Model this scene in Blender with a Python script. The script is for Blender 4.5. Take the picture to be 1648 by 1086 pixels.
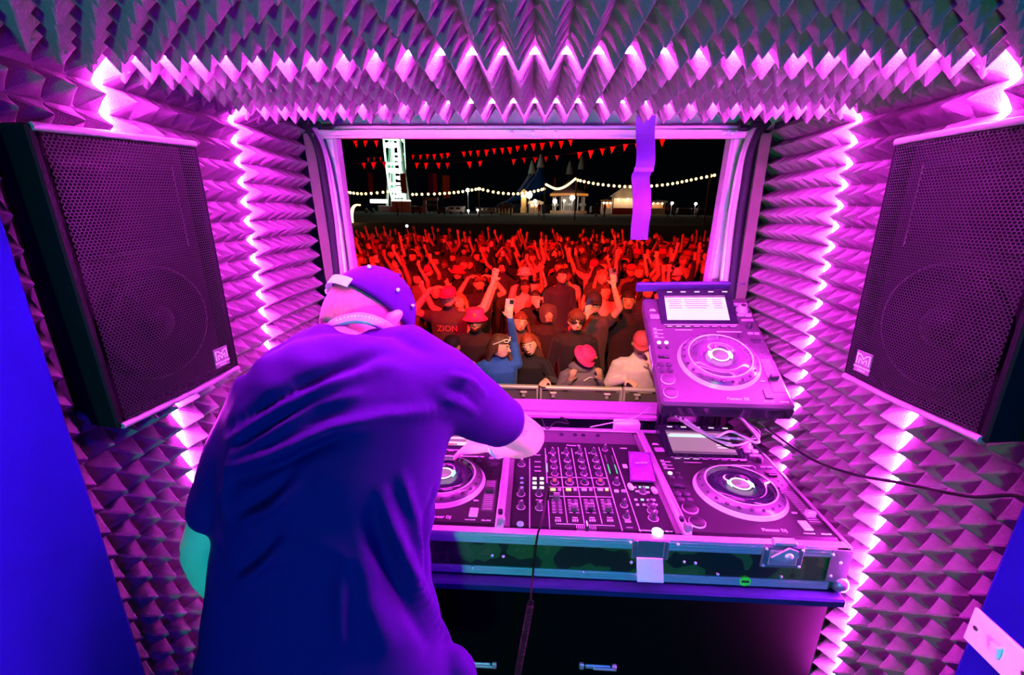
import bpy, bmesh, math, random
import numpy as np
from mathutils import Vector, Matrix, noise
from mathutils.bvhtree import BVHTree

random.seed(7)
SC = bpy.context.scene
for o in list(bpy.data.objects):
    bpy.data.objects.remove(o)
COL = SC.collection

# ------------------------------------------------------------------ camera
CZ = 1.74                                        # lens height above the van floor
FPX, PITCH, YAW, ROLL = 700.62, 0.2901, 0.0476, 0.0077
_fw0 = Vector((-math.sin(YAW), math.cos(YAW), 0)); _rt = Vector((math.cos(YAW), math.sin(YAW), 0)); _up0 = Vector((0, 0, 1))
_fw = _fw0 * math.cos(PITCH) - _up0 * math.sin(PITCH); _up = _up0 * math.cos(PITCH) + _fw0 * math.sin(PITCH)
C_R = _rt * math.cos(ROLL) + _up * math.sin(ROLL); C_U = _up * math.cos(ROLL) - _rt * math.sin(ROLL); C_F = _fw
CAMLOC = Vector((0, 0, CZ))
cd = bpy.data.cameras.new('camera'); cam = bpy.data.objects.new('camera', cd); COL.objects.link(cam)
cd.sensor_fit = 'HORIZONTAL'; cd.sensor_width = 36; cd.lens = FPX / 1648 * 36; cd.clip_start = .02; cd.clip_end = 1000
cam.matrix_world = Matrix(((C_R.x, C_U.x, -C_F.x, 0), (C_R.y, C_U.y, -C_F.y, 0), (C_R.z, C_U.z, -C_F.z, CZ), (0, 0, 0, 1)))
SC.camera = cam

def ray(u, v):
    return C_F + C_R * ((u - 824) / FPX) - C_U * ((v - 543) / FPX)
def at_x(u, v, X): d = ray(u, v); return CAMLOC + d * (X / d.x)
def at_y(u, v, Y): d = ray(u, v); return CAMLOC + d * (Y / d.y)
def at_z(u, v, Z): d = ray(u, v); return CAMLOC + d * ((Z - CZ) / d.z)

# ------------------------------------------------------------------ world, exposure, lamps
w = bpy.data.worlds.new('night'); SC.world = w; w.use_nodes = True
w.node_tree.nodes['Background'].inputs[0].default_value = (.02, .03, .06, 1)
w.node_tree.nodes['Background'].inputs[1].default_value = .02
vs = SC.view_settings
vs.view_transform = 'Standard'; vs.look = 'None'; vs.exposure = 0; vs.gamma = 1; vs.use_curve_mapping = False

def lamp(name, kind, loc, color, energy, target=None, size=.2, size_y=None, spot=None, blend=.5):
    l = bpy.data.lights.new(name, kind); l.color = color; l.energy = energy
    if kind == 'AREA':
        l.size = size
        if size_y: l.shape = 'RECTANGLE'; l.size_y = size_y
    elif kind == 'SPOT':
        l.spot_size = spot; l.spot_blend = blend; l.shadow_soft_size = size
    else:
        l.shadow_soft_size = size
    o = bpy.data.objects.new(name, l); COL.objects.link(o); o.location = loc
    if target is not None:
        o.rotation_euler = (Vector(target) - Vector(loc)).to_track_quat('-Z', 'Y').to_euler()
    return o

# coloured lamps at the tail of the van, behind the photographer: the blue and green on every surface that faces the lens
lamp('tail_lamp_blue_offscreen', 'AREA', (.58, -1.20, 1.35), (.002, .003, 1), 26, (-.45, .70, 1.10), .16)
lamp('tail_lamp_green_offscreen', 'AREA', (-.30, -1.20, 1.15), (0, 1, .34), 24, (-.10, .80, 1.25), .16)
# floods on the outside of the hatch, over the opening, that light the crowd
lamp('hatch_flood_red_offscreen', 'SPOT', (-.2, 1.95, 3.1), (1, .010, .006), 6000, (-.3, 12, .2), .12, spot=math.radians(84), blend=1)
lamp('hatch_flood_warm_offscreen', 'SPOT', (.35, 1.72, 2.10), (1, .46, .24), 430, (.30, 3.75, .50), .10, spot=math.radians(56), blend=.9)

# ------------------------------------------------------------------ materials
MATS = {}
def nodes_of(m):
    m.use_nodes = True
    nt = m.node_tree
    return nt, nt.nodes['Principled BSDF']
def mat(name, col, rough=.6, metal=0, emit=None, es=0, var=.12, vscale=30, bump=0, bscale=200, sheen=0, spec=.5, coat=0, trans=0):
    if name in MATS: return MATS[name]
    m = bpy.data.materials.new(name); MATS[name] = m
    nt, b = nodes_of(m)
    b.inputs['Roughness'].default_value = rough; b.inputs['Metallic'].default_value = metal
    b.inputs['Specular IOR Level'].default_value = spec
    b.inputs['Sheen Weight'].default_value = sheen; b.inputs['Coat Weight'].default_value = coat
    b.inputs['Transmission Weight'].default_value = trans
    if emit:
        b.inputs['Emission Color'].default_value = (*emit, 1); b.inputs['Emission Strength'].default_value = es
    tc = nt.nodes.new('ShaderNodeTexCoord')
    if var > 0:
        n = nt.nodes.new('ShaderNodeTexNoise'); n.inputs['Scale'].default_value = vscale; n.inputs['Detail'].default_value = 3
        r = nt.nodes.new('ShaderNodeMix'); r.data_type = 'RGBA'
        lo = tuple(c * (1 - var) for c in col); hi = tuple(min(1, c * (1 + var)) for c in col)
        r.inputs[6].default_value = (*lo, 1); r.inputs[7].default_value = (*hi, 1)
        nt.links.new(tc.outputs['Object'], n.inputs['Vector']); nt.links.new(n.outputs['Fac'], r.inputs[0]); nt.links.new(r.outputs[2], b.inputs['Base Color'])
    else:
        b.inputs['Base Color'].default_value = (*col, 1)
    if bump > 0:
        n2 = nt.nodes.new('ShaderNodeTexNoise'); n2.inputs['Scale'].default_value = bscale; n2.inputs['Detail'].default_value = 2
        bp = nt.nodes.new('ShaderNodeBump'); bp.inputs['Strength'].default_value = bump; bp.inputs['Distance'].default_value = .002
        nt.links.new(tc.outputs['Object'], n2.inputs['Vector']); nt.links.new(n2.outputs['Fac'], bp.inputs['Height']); nt.links.new(bp.outputs['Normal'], b.inputs['Normal'])
    return m
def canvas(name, col, thin=.45):
    """cloth that lets some light through"""
    m = mat(name, col, .8, var=.12, vscale=3, spec=.1); nt, b = nodes_of(m)
    t = nt.nodes.new('ShaderNodeBsdfTranslucent'); t.inputs[0].default_value = (*col, 1); x = nt.nodes.new('ShaderNodeMixShader'); x.inputs[0].default_value = thin
    nt.links.new(b.outputs[0], x.inputs[1]); nt.links.new(t.outputs[0], x.inputs[2]); nt.links.new(x.outputs[0], nt.nodes['Material Output'].inputs['Surface'])
    return m
def glow(name, col, es):
    return mat(name, (0.02, 0.02, 0.02), .5, emit=col, es=es, var=0)

M_FOAM = mat('acoustic_foam', (.105, .102, .108), .95, var=.18, vscale=90, bump=.6, bscale=420, spec=.1)
M_BOARD = mat('painted_board', (.012, .012, .05), .6, var=.2, vscale=12, bump=.2)
M_FLOOR = mat('rubber_floor', (.03, .03, .035), .7, var=.2, vscale=20, bump=.3)
M_BLACK = mat('matte_black', (.012, .012, .014), .55, var=.2, vscale=40, bump=.2, bscale=300)
M_ALU = mat('aluminium', (.62, .62, .66), .36, .8, var=.08, vscale=25)
M_ALU_S = mat('satin_aluminium', (.72, .72, .75), .42, .85, var=.08, vscale=25)
M_CHROME = mat('chrome', (.75, .75, .80), .30, .7, var=.03)
M_WHITE_PL = mat('white_plastic', (.8, .8, .8), .35, var=.03)
M_RUBBER = mat('dark_rubber', (.006, .006, .016), .5, spec=.2, var=.15, vscale=40)
M_LED = glow('led_diffuser', (1, .036, .92), 960)

# ------------------------------------------------------------------ mesh helpers
class MB:
    """collects vertices and faces of ONE object"""
    def __init__(self): self.v = []; self.f = []; self.m = []; self.sm = []
    def add(self, vs, fs, mi=0, smooth=False):
        n = len(self.v); self.v += [tuple(p) for p in vs]
        for f in fs: self.f.append([i + n for i in f]); self.m.append(mi); self.sm.append(smooth)
        return self
    def box(self, c, s, mi=0, rot=None, taper=1.0, bev=0):
        cx, cy, cz = c; x, y, z = s[0] / 2, s[1] / 2, s[2] / 2
        if bev > 0:
            b = min(bev, x * .95, y * .95, z * .95); P = []
            for sx in (-1, 1):
                for sy in (-1, 1):
                    for sz in (-1, 1):
                        P += [Vector((sx * x, sy * (y - b), sz * (z - b))), Vector((sx * (x - b), sy * y, sz * (z - b))), Vector((sx * (x - b), sy * (y - b), sz * z))]
            bm = bmesh.new()
            for p in P: bm.verts.new(p)
            r = bmesh.ops.convex_hull(bm, input=bm.verts)
            bm.verts.index_update()
            vs = [v.co.copy() for v in bm.verts]; fs = [[v.index for v in f.verts] for f in bm.faces]; bm.free()
        else:
            t = taper
            vs = [Vector(p) for p in ((-x, -y, -z), (x, -y, -z), (x, y, -z), (-x, y, -z), (-x * t, -y * t, z), (x * t, -y * t, z), (x * t, y * t, z), (-x * t, y * t, z))]
            fs = [(3, 2, 1, 0), (4, 5, 6, 7), (0, 1, 5, 4), (1, 2, 6, 5), (2, 3, 7, 6), (3, 0, 4, 7)]
        if rot is not None: vs = [rot @ p for p in vs]
        return self.add([p + Vector(c) for p in vs], fs, mi)
    def loft(self, rings, mi=0, cap=True, smooth=True, closed=True):
        n = len(rings[0]); vs = [p for r in rings for p in r]; fs = []
        for i in range(len(rings) - 1):
            for j in range(n if closed else n - 1):
                k = (j + 1) % n
                fs.append((i * n + j, i * n + k, (i + 1) * n + k, (i + 1) * n + j))
        self.add(vs, fs, mi, smooth)
        if cap and closed:
            self.add(rings[0], [list(range(n))[::-1]], mi); self.add(rings[-1], [list(range(n))], mi)
        return self
    def cyl(self, a, b, r0, r1=None, n=16, mi=0, cap=True, smooth=True):
        a = Vector(a); b = Vector(b); r1 = r0 if r1 is None else r1
        d = (b - a).normalized(); u = d.orthogonal().normalized(); w_ = d.cross(u)
        ring = lambda c, r: [c + (u * math.cos(t) + w_ * math.sin(t)) * r for t in [2 * math.pi * k / n for k in range(n)]]
        return self.loft([ring(a, r0), ring(b, r1)], mi, cap, smooth)
    def tube(self, pts, r, n=8, mi=0, cap=True):
        pts = [Vector(p) for p in pts]; rings = []; u = None
        for i, p in enumerate(pts):
            d = (pts[min(i + 1, len(pts) - 1)] - pts[max(i - 1, 0)]).normalized()
            if u is None: u = d.orthogonal().normalized()
            u = (u - d * u.dot(d)).normalized(); w_ = d.cross(u)
            rr = r[i] if isinstance(r, (list, tuple)) else r
            rings.append([p + (u * math.cos(t) + w_ * math.sin(t)) * rr for t in [2 * math.pi * k / n for k in range(n)]])
        return self.loft(rings, mi, cap)
    def lathe(self, prof, n=32, c=(0, 0, 0), mi=0, cap=True, smooth=True):
        c = Vector(c)
        rings = [[c + Vector((r * math.cos(t), r * math.sin(t), z)) for t in [2 * math.pi * k / n for k in range(n)]] for r, z in prof]
        return self.loft(rings, mi, cap, smooth)
    def sphere(self, c, r, n=10, m=7, mi=0, rot=None):
        r = (r, r, r) if not hasattr(r, '__len__') else r; c = Vector(c); vs = [Vector((0, 0, -r[2]))]; fs = []
        for i in range(1, m):
            t = math.pi * i / m
            for k in range(n):
                a = 2 * math.pi * k / n; vs.append(Vector((r[0] * math.sin(t) * math.cos(a), r[1] * math.sin(t) * math.sin(a), -r[2] * math.cos(t))))
        vs.append(Vector((0, 0, r[2])))
        for k in range(n): fs.append((0, 1 + (k + 1) % n, 1 + k)); fs.append((len(vs) - 1, 1 + (m - 2) * n + k, 1 + (m - 2) * n + (k + 1) % n))
        for i in range(m - 2):
            for k in range(n): fs.append((1 + i * n + k, 1 + i * n + (k + 1) % n, 1 + (i + 1) * n + (k + 1) % n, 1 + (i + 1) * n + k))
        if rot is not None: vs = [rot @ p for p in vs]
        return self.add([p + c for p in vs], fs, mi, True)
    def mesh(self, name, mats):
        me = bpy.data.meshes.new(name); me.from_pydata(self.v, [], self.f)
        for m_ in (mats if isinstance(mats, (list, tuple)) else [mats]): me.materials.append(m_)
        me.polygons.foreach_set('material_index', self.m); me.polygons.foreach_set('use_smooth', self.sm); me.update()
        return me
    def build(self, name, mats, parent=None):
        return link(name, self.mesh(name, mats), parent)

def link(name, me, parent=None):
    o = bpy.data.objects.new(name, me); COL.objects.link(o)
    if parent is not None: o.parent = parent
    return o
def empty(name, M=None):
    o = bpy.data.objects.new(name, None); COL.objects.link(o); o.empty_display_size = .05
    if M is not None: o.matrix_world = M if isinstance(M, Matrix) else Matrix.Translation(Vector(M))
    return o
def tag(o, label=None, cat=None, group=None, kind=None):
    if label: o['label'] = label
    if cat: o['category'] = cat
    if group: o['group'] = group
    if kind: o['kind'] = kind
    return o
def copy_tree(o, parent=None):
    c = o.copy(); COL.objects.link(c); c.parent = parent
    for ch in list(o.children): copy_tree(ch, c)
    return c
_TEXT = {}
def text_mesh(s, size, mat_, depth=.0003, align='CENTER'):
    key = (s, size, mat_.name, align)
    if key in _TEXT: return _TEXT[key]
    cu = bpy.data.curves.new('lettering', 'FONT'); cu.body = s; cu.size = size; cu.extrude = depth; cu.align_x = align; cu.align_y = 'CENTER'; cu.resolution_u = 3
    o = bpy.data.objects.new('lettering', cu); COL.objects.link(o)
    dg = bpy.context.evaluated_depsgraph_get(); me = bpy.data.meshes.new_from_object(o.evaluated_get(dg)); me.materials.clear(); me.materials.append(mat_)
    bpy.data.objects.remove(o); _TEXT[key] = me
    return me
def rotm(ax, deg): return Matrix.Rotation(math.radians(deg), 3, ax)
def frame(o, x, y, z):                           # 4x4 from origin and three axes
    M = Matrix.Identity(4)
    for i, a in enumerate((x, y, z)):
        a = Vector(a)
        for k in range(3): M[k][i] = a[k]
    M.translation = Vector(o); return M
# ================================================================== the van interior
XL, XR = -.758, .748                              # board behind the foam
PH = .046                                         # pyramid height
ZC = 1.990                                        # ceiling board
def st(name, mb, m, parent=None):
    o = mb.build(name, m, parent); o['kind'] = 'structure'; return o
st('floor', MB().box((0, .15, -.02), (1.70, 2.9, .04)), M_FLOOR)
wl = st('wall_left', MB().box((XL - .02, .15, 1.0), (.04, 2.9, 2.0)), M_BOARD)
wr = st('wall_right', MB().box((XR + .02, .15, 1.0), (.04, 2.9, 2.0)), M_BOARD)
ce = st('ceiling', MB().box((0, -.01, ZC + .02), (1.59, 2.58, .04)), M_BOARD)
st('wall_back', MB().box((0, -1.32, 1.0), (1.70, .04, 2.0)), M_BOARD)
# smooth bulkhead lining where the foam stops, both sides
M_LIN = mat('vinyl_lining', (.006, .006, .17), .8, spec=.03, var=.15, vscale=14, bump=.15, bscale=250)
st('trim_1', MB().box(((XL - .702) / 2, -.365, 1.0), (-.702 - XL, 1.87, 1.99), bev=.012), M_LIN)
st('trim_2', MB().box(((XR + .690) / 2, -.375, 1.0), (XR - .690, 1.87, 1.99), bev=.012), M_LIN)

def foam_mesh(nu, nv, pu, pv, h=PH):
    """one moulded tile: slab with nu x nv pyramids; u along local x, v along local y, height along z"""
    mb = MB(); b = .006
    mb.box((nu * pu / 2, nv * pv / 2, b / 2), (nu * pu - .0006, nv * pv - .0006, b))
    for i in range(nu):
        for j in range(nv):
            x0, y0 = i * pu + .0005, j * pv + .0005; x1, y1 = x0 + pu - .001, y0 + pv - .001; cx, cy = (x0 + x1) / 2, (y0 + y1) / 2
            vs = [(x0, y0, b), (x1, y0, b), (x1, y1, b), (x0, y1, b)]
            vs = []; hu, hv = (pu - .001) / 2, (pv - .001) / 2          # eight-sided rings: softly rounded ridges
            for fr, zz, cut in ((1, 0, .0035), (.52, .47, .0030), (.09, .94, .0012)):
                a_, b_ = fr * hu, fr * hv
                for px_, py_ in ((-a_ + cut, -b_), (a_ - cut, -b_), (a_, -b_ + cut), (a_, b_ - cut), (a_ - cut, b_), (-a_ + cut, b_), (-a_, b_ - cut), (-a_, -b_ + cut)):
                    vs.append((cx + px_, cy + py_, b + (h - b) * zz))
            vs.append((cx, cy, h))
            fs = []
            for r in range(2):
                for k in range(8): fs.append((r * 8 + k, r * 8 + (k + 1) % 8, r * 8 + 8 + (k + 1) % 8, r * 8 + 8 + k))
            for k in range(8): fs.append((16 + k, 16 + (k + 1) % 8, 24))
            mb.add(vs, fs)
    return mb.mesh('foam_panel', M_FOAM)
_fm = {}
def foam(parent, M, nu, nv, pu, pv):
    k = (nu, nv, round(pu, 5), round(pv, 5))
    if k not in _fm: _fm[k] = foam_mesh(*k)
    o = link('foam_panel', _fm[k], parent); o.matrix_world = M; return o
COLS = [(.560, .7945, 5), (.8065, 1.1345, 7), (1.1465, 1.460, 7)]        # y bands between the LED gaps
ROWS = 31; PV = .0475; Z0 = ZC - .004 - ROWS * PV
# speaker cut-outs: (y0, y1, z0, z1)
def wall_foam(parent, X, sx, cols, cut):
    for (ya, yb, n) in cols:
        pu = (yb - ya) / n
        k = 0
        for r0 in range(0, ROWS, 6):
            nv = min(6, ROWS - r0)
            za = Z0 + r0 * PV
            if cut and not (za + nv * PV < cut[2] or za > cut[3] or yb < cut[0] or ya > cut[1]):
                # tile trimmed round the loudspeaker: single strips of pyramids
                for rr in range(nv):
                    z1 = za + rr * PV; run = []
                    for c in range(n + 1):
                        yc = ya + (c + .5) * pu
                        inside = c == n or (cut[0] - .0 < yc < cut[1] + .0 and cut[2] < z1 + PV / 2 < cut[3])
                        if not inside: run.append(c)
                        elif run:
                            put(parent, X, sx, ya + run[0] * pu, z1, len(run), 1, pu); run = []
            else:
                put(parent, X, sx, ya, za, n, nv, pu)
def put(parent, X, sx, ya, za, nu, nv, pu):
    if sx > 0:   # left wall, pyramids point +x : local x -> +y, local y -> +z, local z -> +x
        foam(parent, frame((X, ya, za), (0, 1, 0), (0, 0, 1), (1, 0, 0)), nu, nv, pu, PV)
    else:        # right wall
        foam(parent, frame((X, ya + nu * pu, za), (0, -1, 0), (0, 0, 1), (-1, 0, 0)), nu, nv, pu, PV)
SPK_L = (-.655, .592, .872, CZ + .088, CZ - .338)   # face x, y0, y1, ztop, zbottom
SPK_R = (.640, .600, .862, CZ + .105, CZ - .310)
wall_foam(wl, XL, 1, COLS, (SPK_L[1] + .015, SPK_L[2] + .0, SPK_L[4], SPK_L[3]))
wall_foam(wr, XR, -1, [(.560, .7945, 5), (.8065, 1.1345, 7), (1.1465, 1.505, 8)], (SPK_R[1] + .010, SPK_R[2], SPK_R[4], SPK_R[3]))
# ceiling foam: local x -> +x, local y -> -y?, z -> -z
PX = (XR - XL - .012) / 30
for (ya, yb, n) in ((.045, .320, 6), (.320, .7945, 10), (.8065, 1.1345, 7), (1.1465, 1.2425, 2)):
    pv = (yb - ya) / n
    for i0 in range(0, 30, 6):
        foam(ce, frame((XL + .006 + i0 * PX, yb, ZC), (1, 0, 0), (0, -1, 0), (0, 0, -1)), 6, n, PX, pv)

# ------------------------------------------------------------------ two LED hoops in the gaps
for yy, which in ((.8005, 'magenta LED strip running up the walls and over the ceiling behind both loudspeakers'), (1.1405, 'magenta LED strip running up the walls and over the ceiling beside the hatch opening')):
    mb = MB(); t = .010; o_ = .006
    zb, zt = .62, ZC - .0065
    mb.box((XL + o_ / 2 + .004, yy, (zb + zt) / 2), (o_, t, zt - zb)); mb.box((XR - o_ / 2 - .004, yy, (zb + zt) / 2), (o_, t, zt - zb))
    mb.box(((XL + XR) / 2, yy, zt - o_ / 2), (XR - XL - 2 * o_ - .012, t, o_))
    tag(mb.build('led_strip', M_LED), which, 'light strip')

# ------------------------------------------------------------------ hatch opening
YW = 1.52
M_PINKP = mat('header_panel', (.34, .34, .34), .5, var=.1)
fr_ = st('wall_front', MB().box((0, YW + .03, .49), (1.62, .03, .97)).box((-.73, YW + .05, 1.0), (.10, .03, 2.1)).box((.71, YW + .05, 1.0), (.14, .03, 2.1)), M_BOARD)
st('trim_3', MB().box((0, YW + .035, 2.045), (1.62, .03, .13)).box((0, 1.42, 2.115), (1.62, .30, .02)), M_PINKP)
# aluminium hatch frame: posts with profile, rail, sill
M_POST = mat('post_paint', (.30, .30, .32), .35, var=.05)
win = empty('window_1', (0, YW, 1.0)); win['kind'] = 'structure'
def wpart(name, mb, m): 
    o = mb.build(name, m, win); o.matrix_parent_inverse = win.matrix_world.inverted(); return o
for s, x0, tilt in ((-1, -.646, .024), (1, .604, -.018)):
    for nm, dx, wd, dy, m_ in (('post_flange', 0, .012, -.012, M_POST), ('post_channel', .020, .026, 0, M_ALU_S), ('post_lip', .041, .012, .006, M_ALU)):
        mb = MB(); rings = []
        for z_, k in ((.98, 2.1), (1.98, 0.0)):
            xx = x0 + s * dx + tilt * (1.94 - z_) / .34 * .55
            rings.append([Vector((xx + a * wd / 2, YW + dy + b * .02, z_)) for a, b in ((-1, -1), (1, -1), (1, 1), (-1, 1))])
        mb.loft(rings, smooth=False); wpart(nm, mb, m_)
mb = MB().box((-.02, YW - .02, 1.962), (1.34, .05, .018)).box((-.02, YW - .035, 1.951), (1.34, .02, .008)); wpart('top_rail', mb, M_ALU_S)
mb = MB().box((-.02, YW - .03, 1.978), (1.30, .03, .008)); wpart('top_rail_lip', mb, M_ALU)
for u_ in (824, 858, 894, 1166, 1180):
    p = at_y(u_, 212, YW - .045); mb = MB().cyl((p.x, YW - .056, p.z - .003), (p.x, YW - .030, p.z - .003), .0055, n=8).sphere((p.x, YW - .057, p.z - .003), .005, 8, 5); wpart('bolt', mb, M_CHROME)
wpart('sill', MB().box((0, YW - .005, 1.008), (1.36, .13, .022), bev=.006), mat('sill_paint', (.26, .24, .28), .35, var=.05))
wpart('sill_ridge', MB().box((0, YW - .05, 1.0215), (1.36, .004, .003)).box((0, YW - .058, 1.0205), (1.36, .003, .002)), M_ALU)
# rubber door seals and pipes that follow the curved body side
def seal(s, pts, r, nm, m_, dy):
    P = []
    for u, v in pts: P.append(at_y(u, v, YW - dy))
    P2 = []
    for i in range(len(P) - 1):
        for t in range(6):
            t = t / 6; p0 = P[max(i - 1, 0)]; p1 = P[i]; p2 = P[i + 1]; p3 = P[min(i + 2, len(P) - 1)]
            P2.append(.5 * ((2 * p1) + (p2 - p0) * t + (2 * p0 - 5 * p1 + 4 * p2 - p3) * t * t + (3 * p1 - p0 - 3 * p2 + p3) * t ** 3))
    P2.append(P[-1]); P2.append(P[-1] + (P[-1] - P[-2]).normalized() * .55)
    wpart(nm, MB().tube(P2, r, 10), m_)
seal(-1, [(486, 198), (500, 215), (513, 245), (523, 300), (532, 360), (541, 440)], .013, 'door_seal', M_RUBBER, .07)
seal(-1, [(494, 200), (508, 219), (521, 250), (531, 300), (540, 360), (549, 440)], .0095, 'grab_pipe', M_POST, .055)
seal(-1, [(506, 206), (519, 232), (530, 270), (538, 310), (547, 370), (556, 440)], .008, 'grab_pipe', M_ALU_S, .045)
seal(1, [(1236, 196), (1221, 214), (1207, 250), (1199, 300), (1190, 360), (1180, 450)], .013, 'door_seal', M_RUBBER, .07)
seal(1, [(1228, 200), (1212, 219), (1199, 250), (1188, 300), (1178, 360), (1168, 450)], .0095, 'grab_pipe', M_POST, .055)
seal(1, [(1216, 206), (1200, 232), (1189, 270), (1181, 310), (1172, 370), (1162, 450)], .008, 'grab_pipe', M_ALU_S, .045)
M_JAMB = mat('jamb_paint', (.10, .09, .09), .6, spec=.1, var=.15, vscale=18)
for s, top, bot, X in ((-1, (497, 215), (536, 470), -.70), (1, (1232, 215), (1192, 470), .68)):
    a = at_y(*top, YW - .075); b = at_y(*bot, YW - .075); mb = MB()
    e = b + (b - a) * 1.2
    rr = [[p + Vector((dx, dy, 0)) for dx, dy in ((-.016, -.006), (.016, -.006), (.016, .006), (-.016, .006))] for p in (a, b, e)]
    mb.loft(rr, smooth=False); wpart('jamb_board', mb, M_JAMB)
for u, v in ((506, 200), (526, 204), (1196, 206), (1216, 200)):
    p = at_y(u, v, YW - .09); wpart('hinge_knuckle', MB().cyl(p - Vector((.012, 0, 0)), p + Vector((.012, 0, 0)), .009, n=12).sphere(p + Vector((.014, 0, 0)), .008, 8, 5), M_RUBBER)
# ================================================================== wall loudspeakers
def grille_material():
    m = bpy.data.materials.new('perforated_grille'); nt, b = nodes_of(m)
    b.inputs['Base Color'].default_value = (.014, .014, .017, 1); b.inputs['Metallic'].default_value = 0; b.inputs['Roughness'].default_value = .45; b.inputs['Specular IOR Level'].default_value = .12
    tc = nt.nodes.new('ShaderNodeTexCoord'); sep = nt.nodes.new('ShaderNodeSeparateXYZ'); nt.links.new(tc.outputs['Object'], sep.inputs[0])
    def mth(op, a, b_=None):
        n = nt.nodes.new('ShaderNodeMath'); n.operation = op
        for i, x in enumerate((a, b_)):
            if x is None: continue
            if isinstance(x, (int, float)): n.inputs[i].default_value = x
            else: nt.links.new(x, n.inputs[i])
        return n.outputs[0]
    F = 1 / .0052
    def grid(ox, oy):
        fx = mth('SUBTRACT', mth('FRACT', mth('ADD', mth('MULTIPLY', sep.outputs[0], F), 50 + ox)), .5)
        fy = mth('SUBTRACT', mth('FRACT', mth('ADD', mth('MULTIPLY', sep.outputs[1], F / 1.732), 50 + oy)), .5)
        fy = mth('MULTIPLY', fy, 1.732)
        return mth('ADD', mth('MULTIPLY', fx, fx), mth('MULTIPLY', fy, fy))
    d = mth('MINIMUM', grid(0, 0), grid(.5, .5))
    hole = mth('LESS_THAN', d, .145)
    tr = nt.nodes.new('ShaderNodeBsdfTransparent'); mx = nt.nodes.new('ShaderNodeMixShader')
    nt.links.new(hole, mx.inputs[0]); nt.links.new(b.outputs[0], mx.inputs[1]); nt.links.new(tr.outputs[0], mx.inputs[2])
    nt.links.new(mx.outputs[0], nt.nodes['Material Output'].inputs['Surface'])
    return m
M_GRILLE = grille_material()
M_CAB = mat('cabinet_paint', (.004, .004, .006), .6, spec=.08, var=.25, vscale=60, bump=.3, bscale=500)
M_CONE = mat('paper_cone', (.003, .003, .005), .5, spec=.05, var=.1); M_HORN = mat('horn_plastic', (.003, .003, .005), .4, spec=.06, var=.05)
M_BADGE = mat('badge_plate', (.11, .11, .12), .5, .0, var=.05); M_PRINT = mat('white_print', (.85, .85, .88), .5, var=0)
def stroke(mb, pts, wd, z=0., h=.0006, mi=0):
    for a, b in zip(pts[:-1], pts[1:]):
        a = Vector((*a, z)); b = Vector((*b, z)); d = (b - a); L = d.length; d.normalize(); n = Vector((-d.y, d.x, 0)) * wd / 2; a = a - d * wd * .3; b = b + d * wd * .3
        q = [a - n, b - n, b + n, a + n]
        mb.add(q + [p + Vector((0, 0, h)) for p in q], [(0, 1, 2, 3)[::-1], (4, 5, 6, 7), (0, 1, 5, 4), (1, 2, 6, 5), (2, 3, 7, 6), (3, 0, 4, 7)], mi)
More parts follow.
